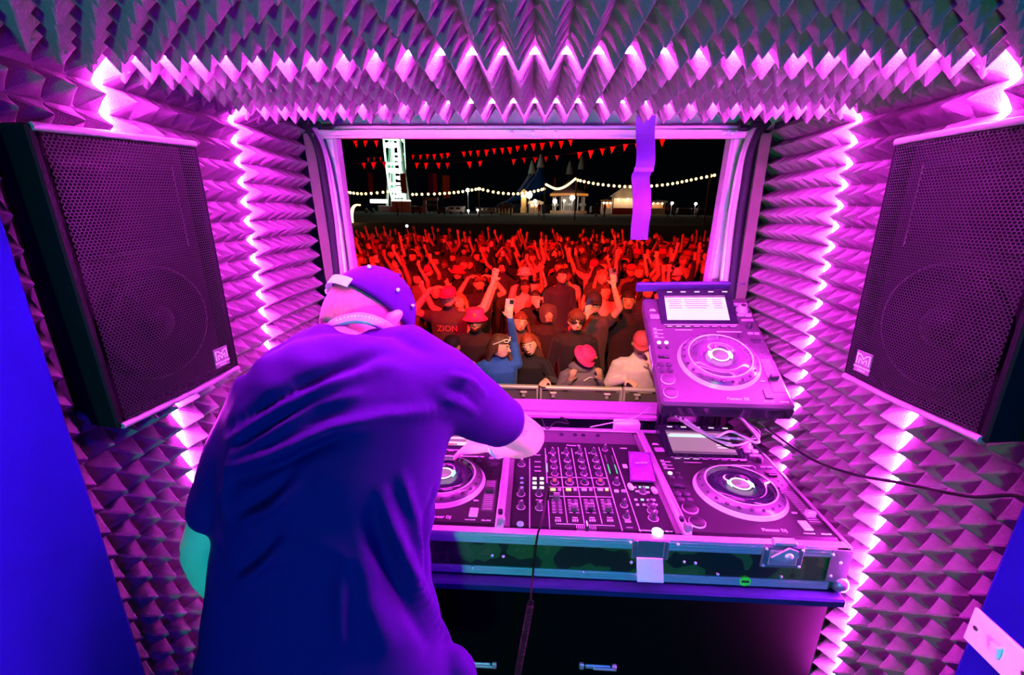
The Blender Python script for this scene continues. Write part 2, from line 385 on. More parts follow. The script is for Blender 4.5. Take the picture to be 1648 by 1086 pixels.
def loudspeaker(c, nrm, up, wd, ht, dep, label, logo_sx):
    n = Vector(nrm).normalized(); u = Vector(up); u = (u - n * u.dot(n)).normalized(); r = u.cross(n)
    root = empty('loudspeaker', frame(Vector(c), r, u, n)); tag(root, label, 'loudspeaker', 'loudspeakers on the side walls')
    t = .012
    mb = MB()                                     # cabinet shell: back + four sides, open at the front
    W, H = wd + 2 * t, ht + 2 * t
    mb.box((0, 0, -dep + .005), (W - .004, H - .004, .01))
    for s in (-1, 1):
        mb.box((s * (W - t) / 2, 0, -dep / 2 + .002), (t, H, dep - .004), bev=.003)
        mb.box((0, s * (H - t) / 2, -dep / 2 + .002), (W - 2 * t, t, dep - .004), bev=.003)
    mb.build('cabinet', M_CAB, root)
    for s in (-1, 1):                             # rolled rims over the top and bottom edges
        MB().tube([(-W / 2 + .006, s * (H / 2 - .004), .001), (0, s * (H / 2 - .004), .008), (W / 2 - .006, s * (H / 2 - .004), .001)], .0055, 8).build('rim', mat('rim_paint', (.20, .20, .21), .3, var=.1), root)
    mb = MB().box((0, 0, -.034), (wd, ht, .008)); mb.build('baffle', M_CAB, root)
    yc = -ht * .20; R = wd * .43
    wf = MB().lathe([(R, -.028), (R * .97, -.022), (R * .9, -.020), (R * .82, -.026), (R * .35, -.029), (R * .32, -.028), (R * .2, -.018), (.001, -.014)], 40, (0, yc, 0)).build('woofer', M_CONE, root)
    hb = MB(); hy = ht * .26                      # flared horn: nested rectangular rings
    rings = []
    for k, (a, b_, z_) in enumerate(((wd * .40, ht * .17, -.026), (wd * .37, ht * .15, -.022), (wd * .10, ht * .05, -.031))):
        rings.append([Vector((sx * a, hy + sy * b_, z_)) for sx, sy in ((-1, -1), (1, -1), (1, 1), (-1, 1))])
    hb.loft(rings, smooth=False); hb.build('horn', M_HORN, root)
    g = MB(); nx = 16; rows = [-ht / 2, ht / 2]    # gently bowed perforated sheet
    grid = [[Vector((-wd / 2 + wd * i / nx, y, .004 + .010 * (1 - (2 * i / nx - 1) ** 2))) for i in range(nx + 1)] for y in rows]
    g.loft(grid, closed=False, cap=False); g.build('grille', M_GRILLE, root)
    bx, by = logo_sx * wd * .33, -ht * .415
    bz = .005 + .010 * (1 - (2 * (bx / wd)) ** 2) + .001
    bd = MB().box((bx, by, bz), (.034, .040, .002)).build('badge', M_BADGE, root)
    lg = MB(); z = bz + .0012                      # twin-arch M emblem
    k = .034
    stroke(lg, [(bx - .40 * k, by - .10 * k), (bx - .40 * k, by + .44 * k), (bx - .18 * k, by + .40 * k), (bx, by + .20 * k), (bx + .18 * k, by + .40 * k), (bx + .40 * k, by + .44 * k), (bx + .40 * k, by - .10 * k)], .0018, z)
    stroke(lg, [(bx - .24 * k, by - .10 * k), (bx - .24 * k, by + .18 * k), (bx - .10 * k, by + .12 * k), (bx, by - .06 * k), (bx + .10 * k, by + .12 * k), (bx + .24 * k, by + .18 * k), (bx + .24 * k, by - .10 * k)], .0016, z)
    lg.build('emblem', M_PRINT, bd)
    for s_, sz, dy in (('MARTIN AUDIO', .0050, -.30), ('LONDON', .0038, -.46)):
        o = link('lettering', text_mesh(s_, sz, M_PRINT), bd); o.location = (bx, by + dy * k, z)
    return root
loudspeaker((-.657, .734, CZ - .122), (.992, -.126, -.028), (.023, -.043, .999), .2405, .436, .080, 'black grilled loudspeaker on the foam wall behind the DJ\'s bare left elbow', 1)
loudspeaker((.631, .714, CZ - .100), (-.996, -.09, -.012), (-.013, .005, 1), .2405, .410, .090, 'black grilled loudspeaker on the foam wall above the trailing black cable', -1)
# ================================================================== counter, flight case, decks, mixer
ZT = CZ - .698                                    # top edge of the flight case
YF, YR = .803, 1.300; X0, X1 = -.409, .699
M_CTOP = mat('counter_top', (.012, .012, .10), .5, spec=.15, var=.15, vscale=20); M_CAR = mat('black_laminate', (.0016, .0016, .002), .7, spec=.02, var=.3, vscale=50, bump=.2)
ct = empty('counter', (.0, 1.14, 0)); tag(ct, 'black counter cabinet under the flight case with a blue front lip', 'counter')
def cpart(root, name, mb, m):
    o = mb.build(name, m, root); o.matrix_parent_inverse = root.matrix_world.inverted(); return o
cpart(ct, 'worktop', MB().box((-.005, 1.118, .9150), (1.405, .68, .022), bev=.004), M_CTOP)
cpart(ct, 'cabinet_body', MB().box((-.005, 1.130, .452), (1.39, .63, .904)), M_CAR)
def butterfly(root, c, s=1.0, nm='latch'):
    c = Vector(c); L = cpart(root, nm, MB().box(c, (.075 * s, .006, .040 * s), bev=.003), M_ALU)
    w_ = MB().box(c + Vector((0, -.006, .004 * s)), (.05 * s, .006, .012 * s), bev=.002).cyl(c + Vector((0, -.003, 0)), c + Vector((0, -.010, 0)), .010 * s, n=14)
    o = w_.build('latch_wing', M_CHROME, L)
    for sx in (-1, 1):
        for sz in (-1, 1):
            o = MB().sphere(c + Vector((sx * .032 * s, -.003, sz * .015 * s)), .003 * s, 8, 5).build('rivet', M_CHROME, L)
    return L
for u_, v_ in ((962, 1072), (770, 1068)):
    p = at_y(u_, v_, .812); c_ = Vector((p.x, .811, p.z))
    L = cpart(ct, 'cabinet_latch', MB().box(c_, (.062, .006, .012), bev=.002).box(c_ + Vector((-.040, 0, 0)), (.012, .008, .018), bev=.002).box(c_ + Vector((.040, 0, 0)), (.012, .008, .018), bev=.002), M_ALU)
    o = MB().box(c_ + Vector((.012, -.005, 0)), (.048, .004, .007), bev=.001).build('latch_bolt', M_CHROME, L)

# ---- flight case -------------------------------------------------
def camo_mat():
    m = mat('camouflage_laminate', (.02, .08, .03), .28, var=0); nt, b = nodes_of(m)
    tc = nt.nodes.new('ShaderNodeTexCoord'); n = nt.nodes.new('ShaderNodeTexNoise'); n.inputs['Scale'].default_value = 14; n.inputs['Detail'].default_value = 1.5
    cr = nt.nodes.new('ShaderNodeValToRGB'); cr.color_ramp.interpolation = 'CONSTANT'
    e = cr.color_ramp.elements; e[0].position = 0; e[0].color = (.010, .014, .010, 1); e[1].position = .46; e[1].color = (.030, .075, .020, 1)
    x = e.new(.56); x.color = (.075, .085, .030, 1); x = e.new(.63); x.color = (.02, .05, .02, 1)
    nt.links.new(tc.outputs['Object'], n.inputs['Vector']); nt.links.new(n.outputs['Fac'], cr.inputs[0]); nt.links.new(cr.outputs[0], b.inputs['Base Color'])
    return m
M_CAMO = camo_mat(); M_PAD = mat('grey_foam_lining', (.045, .045, .05), .9, var=.2, vscale=80)
fc = empty('flight_case', ((X0 + X1) / 2, YF, .927)); tag(fc, 'aluminium edged camouflage flight case holding the two decks and the mixer', 'flight case')
ZB = .927
F_ = lambda n, mb, m: cpart(fc, n, mb, m)
xm, ym = (X0 + X1) / 2, (YF + YR) / 2; WX, WY = X1 - X0, YR - YF
F_('tray_base', MB().box((xm, ym, ZB + .008), (WX - .016, WY - .01, .016)), M_CAR)
F_('front_panel', MB().box((xm, YF + .008, (ZB + ZT) / 2), (WX - .02, .010, ZT - ZB - .01)), M_CAMO)
F_('rear_panel', MB().box((xm, YR - .006, (ZB + ZT) / 2), (WX - .02, .010, ZT - ZB - .01)), M_CAMO)
for s, x_ in ((1, X0 + .0035), (-1, X1 - .0035)):
    F_('side_panel', MB().box((x_, ym, (ZB + ZT) / 2), (.006, WY - .02, ZT - ZB - .01)), M_CAMO)
def ridge_rail(c, L, ax, hgt, dep):
    mb = MB()
    if ax == 'x':
        mb.box(c, (L, dep, hgt), bev=.001)
        for k in (-1, 0, 1): mb.box((c[0], c[1] - dep / 2, c[2] + k * hgt * .3), (L, .002, hgt * .12))
    else: mb.box(c, (dep, L, hgt), bev=.001)
    return mb
F_('front_top_rail', ridge_rail((xm, YF + .006, ZT - .013), WX - .06, 'x', .026, .012), M_ALU_S)
F_('front_top_lip', MB().box((xm, YF + .009, ZT + .0015), (WX, .018, .003), bev=.001), M_ALU)
F_('front_bottom_rail', ridge_rail((xm, YF + .006, ZB + .013), WX - .06, 'x', .022, .012), M_ALU_S)
F_('rear_lip', MB().box((xm, YR - .008, ZT + .0015), (WX, .016, .005), bev=.001), M_ALU)
for x_ in (X0 + .0035, X1 - .0035):
    F_('side_lip', MB().box((x_, ym, ZT + .001), (.007, WY, .006), bev=.001), M_ALU)
PA, PB = -.0652, .3551
for x_ in (PA, PB):
    F_('partition', MB().box((x_, ym, ZT - .045), (.012, WY - .04, .09)), M_CAR)
    F_('partition_rail', MB().box((x_, ym, ZT + .003), (.020, WY - .03, .005), bev=.0015).box((x_ - .007, ym, ZT + .007), (.003, WY - .03, .005)).box((x_ + .007, ym, ZT + .007), (.003, WY - .03, .005)), M_ALU_S)
    F_('partition_clip', MB().box((x_ + .004, YF + .030, ZT + .012), (.018, .014, .022), bev=.003), mat('clip_metal', (.55, .55, .56), .3, .8, var=.05))
    F_('thumb_screw', MB().cyl((x_, YF + .062, ZT + .006), (x_, YF + .062, ZT + .014), .006, n=12), M_RUBBER)
    for sx in (-1, 1):
        mixer_side = (sx > 0) == (x_ < .1)              # thick strip beside the mixer, thin felt beside the players
        F_('foam_lining', MB().box((x_ + sx * (.0145 if mixer_side else .0066), ym, ZT - .006), (.017 if mixer_side else .0011, WY - .05, .012)), M_PAD)
# ball corners, corner plates, rivets
M_CORNER = mat('corner_steel', (.20, .21, .28), .3, .6, var=.06)
for x_, s in ((X0, -1), (X1, 1)):
    mb = MB().sphere((x_ - s * .006, YF + .003, ZB + .0195), (.019, .018, .0195), 14, 10); cb = F_('ball_corner', mb, M_CORNER)
    mb = MB().box((x_ - s * .020, YF - .0015, (ZB + ZT) / 2 + .012), (.044, .003, ZT - ZB - .030), bev=.001); F_('corner_plate', mb, M_CORNER)
    F_('corner_fin', MB().box((x_ - s * .001, YF + .03, (ZB + ZT) / 2), (.003, .06, ZT - ZB - .004), bev=.001), M_ALU)
for u, v in ((726, 912), (1016, 872), (1016, 905), (1092, 873), (1101, 904), (1119, 906), (1340, 892), (1352, 905), (1155, 924), (1257, 928), (1336, 926), (792, 894), (810, 895), (760, 913), (940, 920)):
    p = at_y(u, v, YF - .002); F_('rivet', MB().sphere((p.x, YF - .002, min(max(p.z, ZB + .006), ZT - .006)), .0038, 8, 5), M_CHROME)
# recessed butterfly latch on the right, drop latch in the middle, same on the left
for u, v in ((1258, 892), (640, 880)):
    p = at_y(u, v, YF); c = Vector((p.x, YF - .003, ZT - .026))
    L = F_('butterfly_latch', MB().box(c, (.088, .006, .058), bev=.004), M_CORNER)
    def lp(nm, mb, m=M_CHROME):
        mb.build(nm, m, L)
    lp('latch_dish', MB().box(c + Vector((0, -.003, 0)), (.060, .004, .040), bev=.003), M_ALU)
    lp('latch_wing', MB().add([c + Vector(q) for q in ((-.030, -.008, .006), (.004, -.008, .032), (.022, -.008, .026), (.028, -.008, .010), (.0, -.008, -.004), (-.030, -.012, .006), (.004, -.012, .032), (.022, -.012, .026), (.028, -.012, .010), (.0, -.012, -.004))], [(4, 3, 2, 1, 0), (5, 6, 7, 8, 9), (0, 1, 6, 5), (1, 2, 7, 6), (2, 3, 8, 7), (3, 4, 9, 8), (4, 0, 5, 9)]))
    lp('latch_hub', MB().sphere(c + Vector((.006, -.012, .012)), (.009, .005, .008), 12, 7))
    lp('latch_hook', MB().box(c + Vector((0, .004, .036)), (.05, .016, .012), bev=.003))
    for sx in (-1, 1):
        for sz in (-1, 1): lp('rivet', MB().sphere(c + Vector((sx * .038, -.003, sz * .022)), .0035, 8, 5))
p = at_y(1045, 890, YF); c = Vector((p.x, YF - .003, ZT - .018))
L = F_('drop_latch', MB().box(c + Vector((-.034, 0, -.004)), (.012, .006, .05), bev=.002).box(c + Vector((.034, 0, -.004)), (.012, .006, .05), bev=.002).box(c + Vector((0, .001, -.004)), (.06, .004, .046)), M_CORNER)
o = MB().box(c + Vector((0, -.014, -.046)), (.058, .003, .050), rot=rotm('X', -28), bev=.001).build('catch_plate', M_ALU_S, L)
o = MB().box(c + Vector((0, -.006, -.078)), (.030, .008, .014), bev=.002).build('catch_tongue', mat('tongue_steel', (.52, .52, .54), .3, .8, var=.05), L)
p = at_y(1199, 937, YF - .001)
sk = F_('sticker', MB().cyl((p.x, YF - .0015, ZB + .016), (p.x, YF + .004, ZB + .016), .0125, n=24), mat('green_sticker', (.12, .9, .05), .5, var=.05))
MB().box((p.x, YF - .0018, ZB + .016), (.016, .0008, .005)).build('sticker_print', M_BLACK, sk)
# rear strip behind the mixer with sockets
F_('rear_plate', MB().box(((PA + PB) / 2, 1.250, ZT - .006), (PB - PA - .05, .075, .006), bev=.001), mat('rear_plate_paint', (.04, .04, .045), .5, .1, var=.1))
for u in (903, 924, 937, 960):
    p = at_z(u, 692, ZT); F_('socket', MB().lathe([(.007, 0), (.007, .004), (.004, .004), (.004, .001)], 14, (p.x, 1.262, ZT - .003)), M_RUBBER)

# ---- multi players ------------------------------------------------
M_DECK = mat('deck_panel', (.010, .010, .012), .42, 0, spec=.15, var=.10, vscale=60); M_DECKTOP = mat('deck_panel_glare', (.035, .035, .040), .36, 0, spec=.25, var=.08, vscale=60)  # second, paler copy: glare on the raised player put into the colour
M_KEY = mat('rubber_key', (.02, .02, .028), .5, spec=.2, var=.1); M_GLOSS = mat('gloss_black', (.008, .008, .016), .10, var=.1, spec=.4)
M_RING = mat('jog_ring', (.06, .06, .07), .25, .1, var=.08); M_SILVER = mat('silver_plastic', (.32, .30, .36), .35, .2, var=.05)
G_WHITE = glow('key_light_white', (1, .8, 1), 1.6); G_SCR = glow('screen_dim', (.45, .26, .36), .75); G_SCRW = glow('screen_bright', (.9, .55, 1), 1.5)
G_LINE = glow('screen_line', (.8, .75, .8), 1.1); G_SEL = glow('screen_selection', (.55, 1, 1), 1.2); G_CYAN = glow('lamp_cyan', (.25, .9, .85), 1.2); G_AMB = glow('lamp_amber', (1, .55, .15), 1.6)
G_PINK = mat('pale_key', (.50, .48, .50), .4, var=.04); G_GREEN = glow('lamp_green', (.05, 1, .25), 1.2); G_RED = glow('lamp_red', (1, .05, .12), 1.2); G_WAVE = glow('screen_dark', (.07, .04, .08), 1)
def player(M, label, style, top_mat):
    root = empty('dj_player', M); tag(root, label, 'DJ player', 'DJ players')
    P = lambda n, mb, m, par=None: mb.build(n, m, par or root)
    w_, d_, h_ = .329, .453, (.052 if style == 'glare' else .092)
    P('body', MB().box((0, d_ / 2, -h_ / 2), (w_, d_, h_), bev=.007), [top_mat])
    P('front_bezel', MB().box((0, -.001, -.028), (w_ - .004, .004, .036), bev=.001), M_GLOSS)
    # tilted display pod
    v0, v1, u0, u1, zh = .318, .446, -.122, .106, .034
    pod = MB(); A = [(u0, v0, .001), (u1, v0, .001), (u1, v1, zh), (u0, v1, zh), (u0, v1 + .006, zh), (u1, v1 + .006, zh), (u1, v1 + .006, .0), (u0, v1 + .006, .0)]
    pod.add(A, [(0, 1, 2, 3), (3, 2, 5, 4), (4, 5, 6, 7), (0, 3, 4, 7), (1, 6, 5, 2), (0, 7, 6, 1)]); pod = P('display_pod', pod, M_GLOSS)
    sl = math.atan2(zh - .001, v1 - v0); Ls = math.hypot(zh - .001, v1 - v0)
    Rx = rotm('X', math.degrees(sl)); O = Vector((0, v0, .001))
    def onpod(uc, t, z=.0012): return O + Rx @ Vector((uc, t, z))
    def plate(uc, t, wd, ht, z=.0012): return MB().box(onpod(uc, t, z), (wd, ht, .001), rot=Rx)
    us, ts, sw, sh = -.010, Ls * .47, .186, Ls * .72
    scr = P('screen', plate(us, ts, sw, sh), {'tracks': G_SCR, 'browse': G_SCR, 'glare': G_SCRW}[style], pod)  # raised player's brighter emission also carries the reflection on its glass
    rs = random.Random(hash(style) % 7 if False else len(style))
    L_ = us - sw / 2; T_ = ts + sh / 2
    def bar(uc, t, wd, ht, m, nm='screen_row'): P(nm, plate(uc, t, wd, ht, .0020), m, pod)
    if style == 'browse':
        bar(us, T_ - .004, sw, .007, G_WAVE); bar(L_ + .065, T_ - .0165, .11, .003, G_LINE); bar(L_ + .066, T_ - .0245, .125, .009, G_SEL)
        for k in range(6): bar(L_ + sw - .026, T_ - .018 - k * .0105, .046, .0035, G_LINE)
        bar(us, T_ - sh + .003, sw, .005, G_WAVE)
    elif style == 'tracks':
        for k in range(9):
            m_ = (G_LINE, G_WAVE, G_SCRW, G_WAVE)[k % 4]; bar(us, T_ - .006 - k * .0098, sw, .0042, m_)
            bar(L_ + sw - .022, T_ - .006 - k * .0098, .036, .0032, G_LINE)
        bar(L_ + sw * .55, T_ - sh + .004, .02, .006, G_RED); bar(L_ + sw * .8, T_ - sh + .004, .055, .006, G_LINE)
    else:
        bar(us, T_ - .004, sw, .006, G_WAVE)
        for k in range(5):
            for q, (du, wd) in enumerate(((.030, .045), (.095, .075), (.160, .03))): bar(L_ + du, T_ - .016 - k * .0082, wd * rs.uniform(.7, 1), .0022, G_SCR)
    for k in range(5): P('display_key', plate(-.085 + k * .043, Ls - .006, .016, .004), G_LINE, pod)
    for k in range(8):                              # hot-cue keys under the display
        P('hot_cue_key', MB().box((-.100 + k * .0265, .305, .002), (.022, .009, .006), bev=.001), M_KEY)
        P('key_light', MB().box((-.100 + k * .0265, .3015, .0055), (.016, .0022, .001)), G_LINE if k < 3 else G_PINK)
    P('white_line', MB().box((-.006, .3145, .0012), (.216, .0016, .0008)), M_PRINT)
    # jog wheel
    jc = Vector((.012, .160, 0)); R = .103
    jg = P('jog_wheel', MB().lathe([(R + .004, .0), (R + .004, .006), (R, .010), (R - .002, .0105)], 56, jc), M_DECK)
    P('jog_ring', MB().lathe([(R, .006), (R - .001, .012), (R - .017, .024), (R - .020, .024), (R - .020, .01)], 56, jc, cap=False), M_RING, jg)
    P('jog_rim_print', MB().lathe([(R + .0075, .0006), (R + .0035, .0066), (R + .0005, .0105)], 56, jc, cap=False), mat('rim_white', (.55, .5, .6), .3, var=0), jg)
    P('jog_edge', MB().lathe([(R - .0175, .0243), (R - .0195, .0258), (R - .0215, .0243)], 56, jc, cap=False), mat('rim_white', (.55, .5, .6), .3, var=0), jg)
    P('jog_plate', MB().lathe([(R - .0205, .018), (R - .0205, .0240), (.030, .0245), (.0300, .0235), (.001, .0235)], 56, jc), M_GLOSS if style != 'glare' else mat('glare_plate', (.045, .045, .055), .16, var=.3, vscale=40, coat=.5), jg)  # raised player's jog plate is paler: glare put into its colour
    for k in range(22):
        a = 2 * math.pi * k / 22; P('jog_dimple', MB().sphere(jc + Vector(((R - .009) * math.cos(a), (R - .009) * math.sin(a), .0175)), (.0055, .0055, .003), 8, 5), M_KEY, jg)
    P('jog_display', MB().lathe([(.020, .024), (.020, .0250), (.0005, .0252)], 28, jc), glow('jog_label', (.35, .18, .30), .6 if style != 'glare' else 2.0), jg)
    P('jog_display_ring', MB().lathe([(.0255, .0242), (.0255, .0252), (.0215, .0254), (.0215, .0242)], 28, jc, cap=False), G_WHITE, jg)
    ar = MB(); 
    for sgn in (0, math.pi):
        q = [jc + Vector((r_ * math.cos(sgn + t), r_ * math.sin(sgn + t), .0253)) for r_, t in ((.026, -.55), (.033, -.5), (.0335, 0), (.033, .5), (.026, .55))]
        ar.add(q, [tuple(range(5))])
    P('jog_position_light', ar, G_CYAN if style != 'glare' else G_WHITE, jg)
    # transport
    for vv, m_ in ((.036, G_PINK), (.084, G_PINK)):
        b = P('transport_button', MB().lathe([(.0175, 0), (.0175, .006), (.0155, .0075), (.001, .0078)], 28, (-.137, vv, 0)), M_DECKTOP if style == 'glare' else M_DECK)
        P('button_ring', MB().lathe([(.0190, .0006), (.0190, .004), (.0176, .0045)], 28, (-.137, vv, 0), cap=False), m_, b)
    for vv in (.118, .140):
        for du in (-.011, .011): P('search_button', MB().lathe([(.0085, 0), (.0085, .004), (.001, .0055)], 16, (-.137 + du, vv, 0)), M_KEY)
    P('direction_lever', MB().box((-.143, .172, .004), (.018, .010, .010), bev=.002).box((-.128, .172, .002), (.014, .012, .004)), M_KEY)
    for k, (uu, vv) in enumerate(((-.141, .232), (-.120, .232), (-.141, .212), (-.120, .212))):
        P('loop_button', MB().lathe([(.0062, 0), (.0062, .003), (.001, .0038)], 14, (uu, vv, 0)), G_WHITE if k < (1 if style == 'browse' else 2) else M_KEY)
    for k in range(3): P('print_line', MB().box((-.137, .255 + k * .017, .0006), (.028, .0018, .0006)), M_PRINT); P('print_mark', MB().box((-.145, .262 + k * .017, .0006), (.010, .003, .0006)), M_PRINT)
    P('usb_slot', MB().box((-.138, .352, .002), (.028, .020, .005), bev=.002), M_SILVER); P('usb_emblem', MB().box((-.141, .383, .001), (.020, .003, .001)).box((-.141, .389, .001), (.014, .003, .001)), M_PRINT)
    P('print_line', MB().box((-.06, .290, .0006), (.05, .0015, .0006)), M_PRINT); P('print_line', MB().box((.07, .283, .0006), (.07, .003, .0006)), M_PRINT)
    # browse cluster on the right
    for du, dv in ((-.011, .026), (.011, .026), (-.011, -.026), (.011, -.026)): P('menu_key', MB().box((.133 + du, .385 + dv, .003), (.020, .013, .008), bev=.002), M_SILVER)
    kn = P('rotary_selector', MB().lathe([(.018, 0), (.018, .006), (.012, .008), (.011, .020), (.0105, .022), (.001, .022)], 24, (.133, .385, 0)), M_SILVER); P('selector_cap', MB().lathe([(.0075, .0222), (.0075, .0232), (.001, .0234)], 18, (.133, .385, 0)), M_KEY, kn)
    for k, (uu, vv, wd) in enumerate(((.136, .335, .034), (.128, .275, .014), (.146, .275, .014), (.136, .248, .030), (.136, .238, .022))): P('tempo_key', MB().box((uu, vv, .002), (wd, .008, .005), bev=.001), M_SILVER if k < 3 else M_KEY)
    P('vinyl_knob', MB().lathe([(.009, 0), (.008, .014), (.001, .0145)], 16, (.133, .306, 0)), M_KEY); P('touch_knob', MB().lathe([(.007, 0), (.006, .011), (.001, .0115)], 16, (.094, .262, 0)), M_KEY)
    for vv in (.216, .198): P('indicator', MB().lathe([(.003, 0), (.003, .001), (.0005, .0012)], 10, (.140, vv, 0)), M_BLACK)
    fs_ = P('tempo_slot', MB().box((.138, .110, .0006), (.030, .125, .0012)), M_BLACK)
    for k in range(17): P('tempo_mark', MB().box((.138, .055 + k * .0069, .0016), (.024, .0010, .0008)), mat('grey_print', (.45, .40, .48), .5, var=0), fs_)
    P('tempo_fader', MB().box((.138, .094 if style == 'glare' else .075 if style == 'browse' else .118, .009), (.024, .012, .016), bev=.003), M_KEY if style != 'browse' else M_SILVER)
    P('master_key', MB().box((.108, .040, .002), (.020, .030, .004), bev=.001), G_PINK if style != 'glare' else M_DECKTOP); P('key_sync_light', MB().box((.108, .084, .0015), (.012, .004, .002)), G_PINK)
    for s_, sz, uu, vv in (('Pioneer DJ', .0125, .03, .022), ('CDJ-3000', .0055, .140, .016), ('MULTI PLAYER', .0038, .103, .016)):
        o = link('lettering', text_mesh(s_, sz, M_PRINT), root); o.location = (uu, vv, .0006)
    o = link('lettering', text_mesh('Pioneer DJ', .020, M_PRINT), root); o.matrix_local = frame((-w_ / 2 - .0006, .20, -.027), (0, -1, 0), (0, 0, 1), (-1, 0, 0))
    for uu in (-.13, .13):
        for vv in (.04, .41): P('foot', MB().lathe([(.016, -h_ - .010), (.018, -h_ - .008), (.018, -h_ + .002)], 16, (uu, vv, 0)), M_RUBBER)
    return root
player(Matrix.Translation((.527, .825, ZT + .003)), 'DJ player with a browsing list on its screen, at the right of the mixer', 'browse', M_DECK)
player(Matrix.Translation((-.237, .825, ZT + .003)), 'DJ player half hidden by the DJ, striped track waveforms on its screen', 'tracks', M_DECK)
# third player propped up on a stand behind
Rt = Matrix(((.996, .060, -.072), (-.086, .893, -.441), (.038, .445, .895))); ex, ey, ez = Rt.col[0].normalized(), Rt.col[1].normalized(), Rt.col[2].normalized()
pc = Vector((.5226, 1.2551, CZ - .384)); o0 = pc - ey * .2265
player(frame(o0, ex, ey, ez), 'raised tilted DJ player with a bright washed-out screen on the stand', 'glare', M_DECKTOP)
sd = empty('player_stand', (.52, 1.30, ZT)); tag(sd, 'black metal tilted stand carrying the raised DJ player behind the flight case', 'stand')
S_ = lambda n, mb, m: cpart(sd, n, mb, m)
def loc(u, v, z): return o0 + ex * u + ey * v + ez * z
Rm = Matrix((ex, ey, ez)).transposed()
S_('tray', MB().box(loc(0, .25, -.0665), (.30, .46, .007), rot=Rm, bev=.002), M_RUBBER)
S_('back_bar', MB().box(loc(-.015, .474, .030), (.345, .014, .034), rot=Rm, bev=.003).box(loc(-.10, .474, -.03), (.03, .008, .10), rot=Rm).box(loc(.10, .474, -.03), (.03, .008, .10), rot=Rm), mat('blue_black_steel', (.03, .03, .12), .35, .2, var=.1))
for uu in (-.070, .070):
    a = loc(uu, .40, -.069); S_('leg', MB().box((a.x, a.y, (a.z + .926) / 2 - .0), (.022, .03, a.z - .928), bev=.003), M_RUBBER)
    b = loc(uu, .10, -.069); S_('leg', MB().tube([b, (b.x, 1.345, ZT + .03), (b.x, 1.345, .928)], .010, 8), M_RUBBER)
# ---- mixer: controls placed on its top plate --------------------------------
ZM = ZT + .004
mx = empty('dj_mixer', (.145, .815, ZM)); tag(mx, 'four channel DJ mixer with lit amber cue keys between the two decks', 'DJ mixer')
X_ = lambda n, mb, m, par=None: _mxp(n, mb, m, par)
def _mxp(n, mb, m, par):
    o = mb.build(n, m, par or mx)
    if par is None: o.matrix_parent_inverse = mx.matrix_world.inverted()
    return o
M_MIX = mat('mixer_panel', (.007, .007, .009), .50, .0, spec=.10, var=.15, vscale=60); M_MLINE = mat('panel_line', (.75, .70, .85), .45, var=0)
X_('body', MB().box((.145, 1.0155, ZM - .0515), (.372, .384, .103), bev=.005), M_MIX)
def c1(x, y): return 690 + x / 6.0316, 690 + y / 6.0316          # the two close-up crops used for measuring
def c2(x, y): return 850 + x / 6.0333, 690 + y / 6.0333
def mp(q, h=0): return at_z(q[0], q[1], ZM + h)
def line(qa, qb, wd=.0014, m=None, n='divider'):
    a, b = mp(qa), mp(qb); d = (b - a).normalized(); s = Vector((-d.y, d.x, 0)) * wd / 2; z = Vector((0, 0, .0008))
    q = [a - s, b - s, b + s, a + s]
    X_(n, MB().add(q + [p + z for p in q], [(3, 2, 1, 0), (4, 5, 6, 7), (0, 1, 5, 4), (1, 2, 6, 5), (2, 3, 7, 6), (3, 0, 4, 7)]), m or M_MLINE)
DV = [((165, 190), (210, 970)), ((290, 180), (380, 910)), ((420, 190), (545, 915)), ((550, 185), (718, 920)), ((685, 180), (915, 990)), ((815, 185), (1090, 1000))]
for a, b in DV: line(c2(*a), c2(*b))
line(c1(980, 290), c1(980, 960))
for ya in (470, 565, 655): line(c2(190 + (ya - 470) * .05, ya), c2(760 + (ya - 470) * .28, ya + 8), .0009)
line(c2(270, 922), c2(840, 942), .0009)
def dvx(k, y):
    a, b = DV[k]; t = (y - a[1]) / (b[1] - a[1]); return a[0] + (b[0] - a[0]) * t
KM = mat('knob_rubber', (.02, .018, .028), .5, spec=.25, var=.1); KS = mat('knob_skirt', (.34, .34, .36), .3, .5, var=.05); KO = mat('knob_orange_glow', (.85, .33, .10), .3, .6, var=.05)  # orange knobs: their glow is put into the base colour
def knob(q, r=.0075, h=.016, cap=None, ang=.6):
    p = mp(q); kb = X_('knob', MB().lathe([(r * 1.25, 0), (r * 1.2, .004), (r * .9, .005), (r * .82, h), (r * .7, h + .001), (.0004, h + .001)], 18, p), KM)
    X_('knob_skirt', MB().lathe([(r * 1.45, .0003), (r * 1.45, .0012), (r * 1.28, .0014)], 20, p, cap=False), KS, kb)
    X_('knob_pointer', MB().box(p + Vector((math.sin(ang) * r * .35, math.cos(ang) * r * .35, h + .0014)), (r * .22, r * .8, .0008), rot=rotm('Z', -math.degrees(ang))), cap or M_PRINT, kb)
    return kb
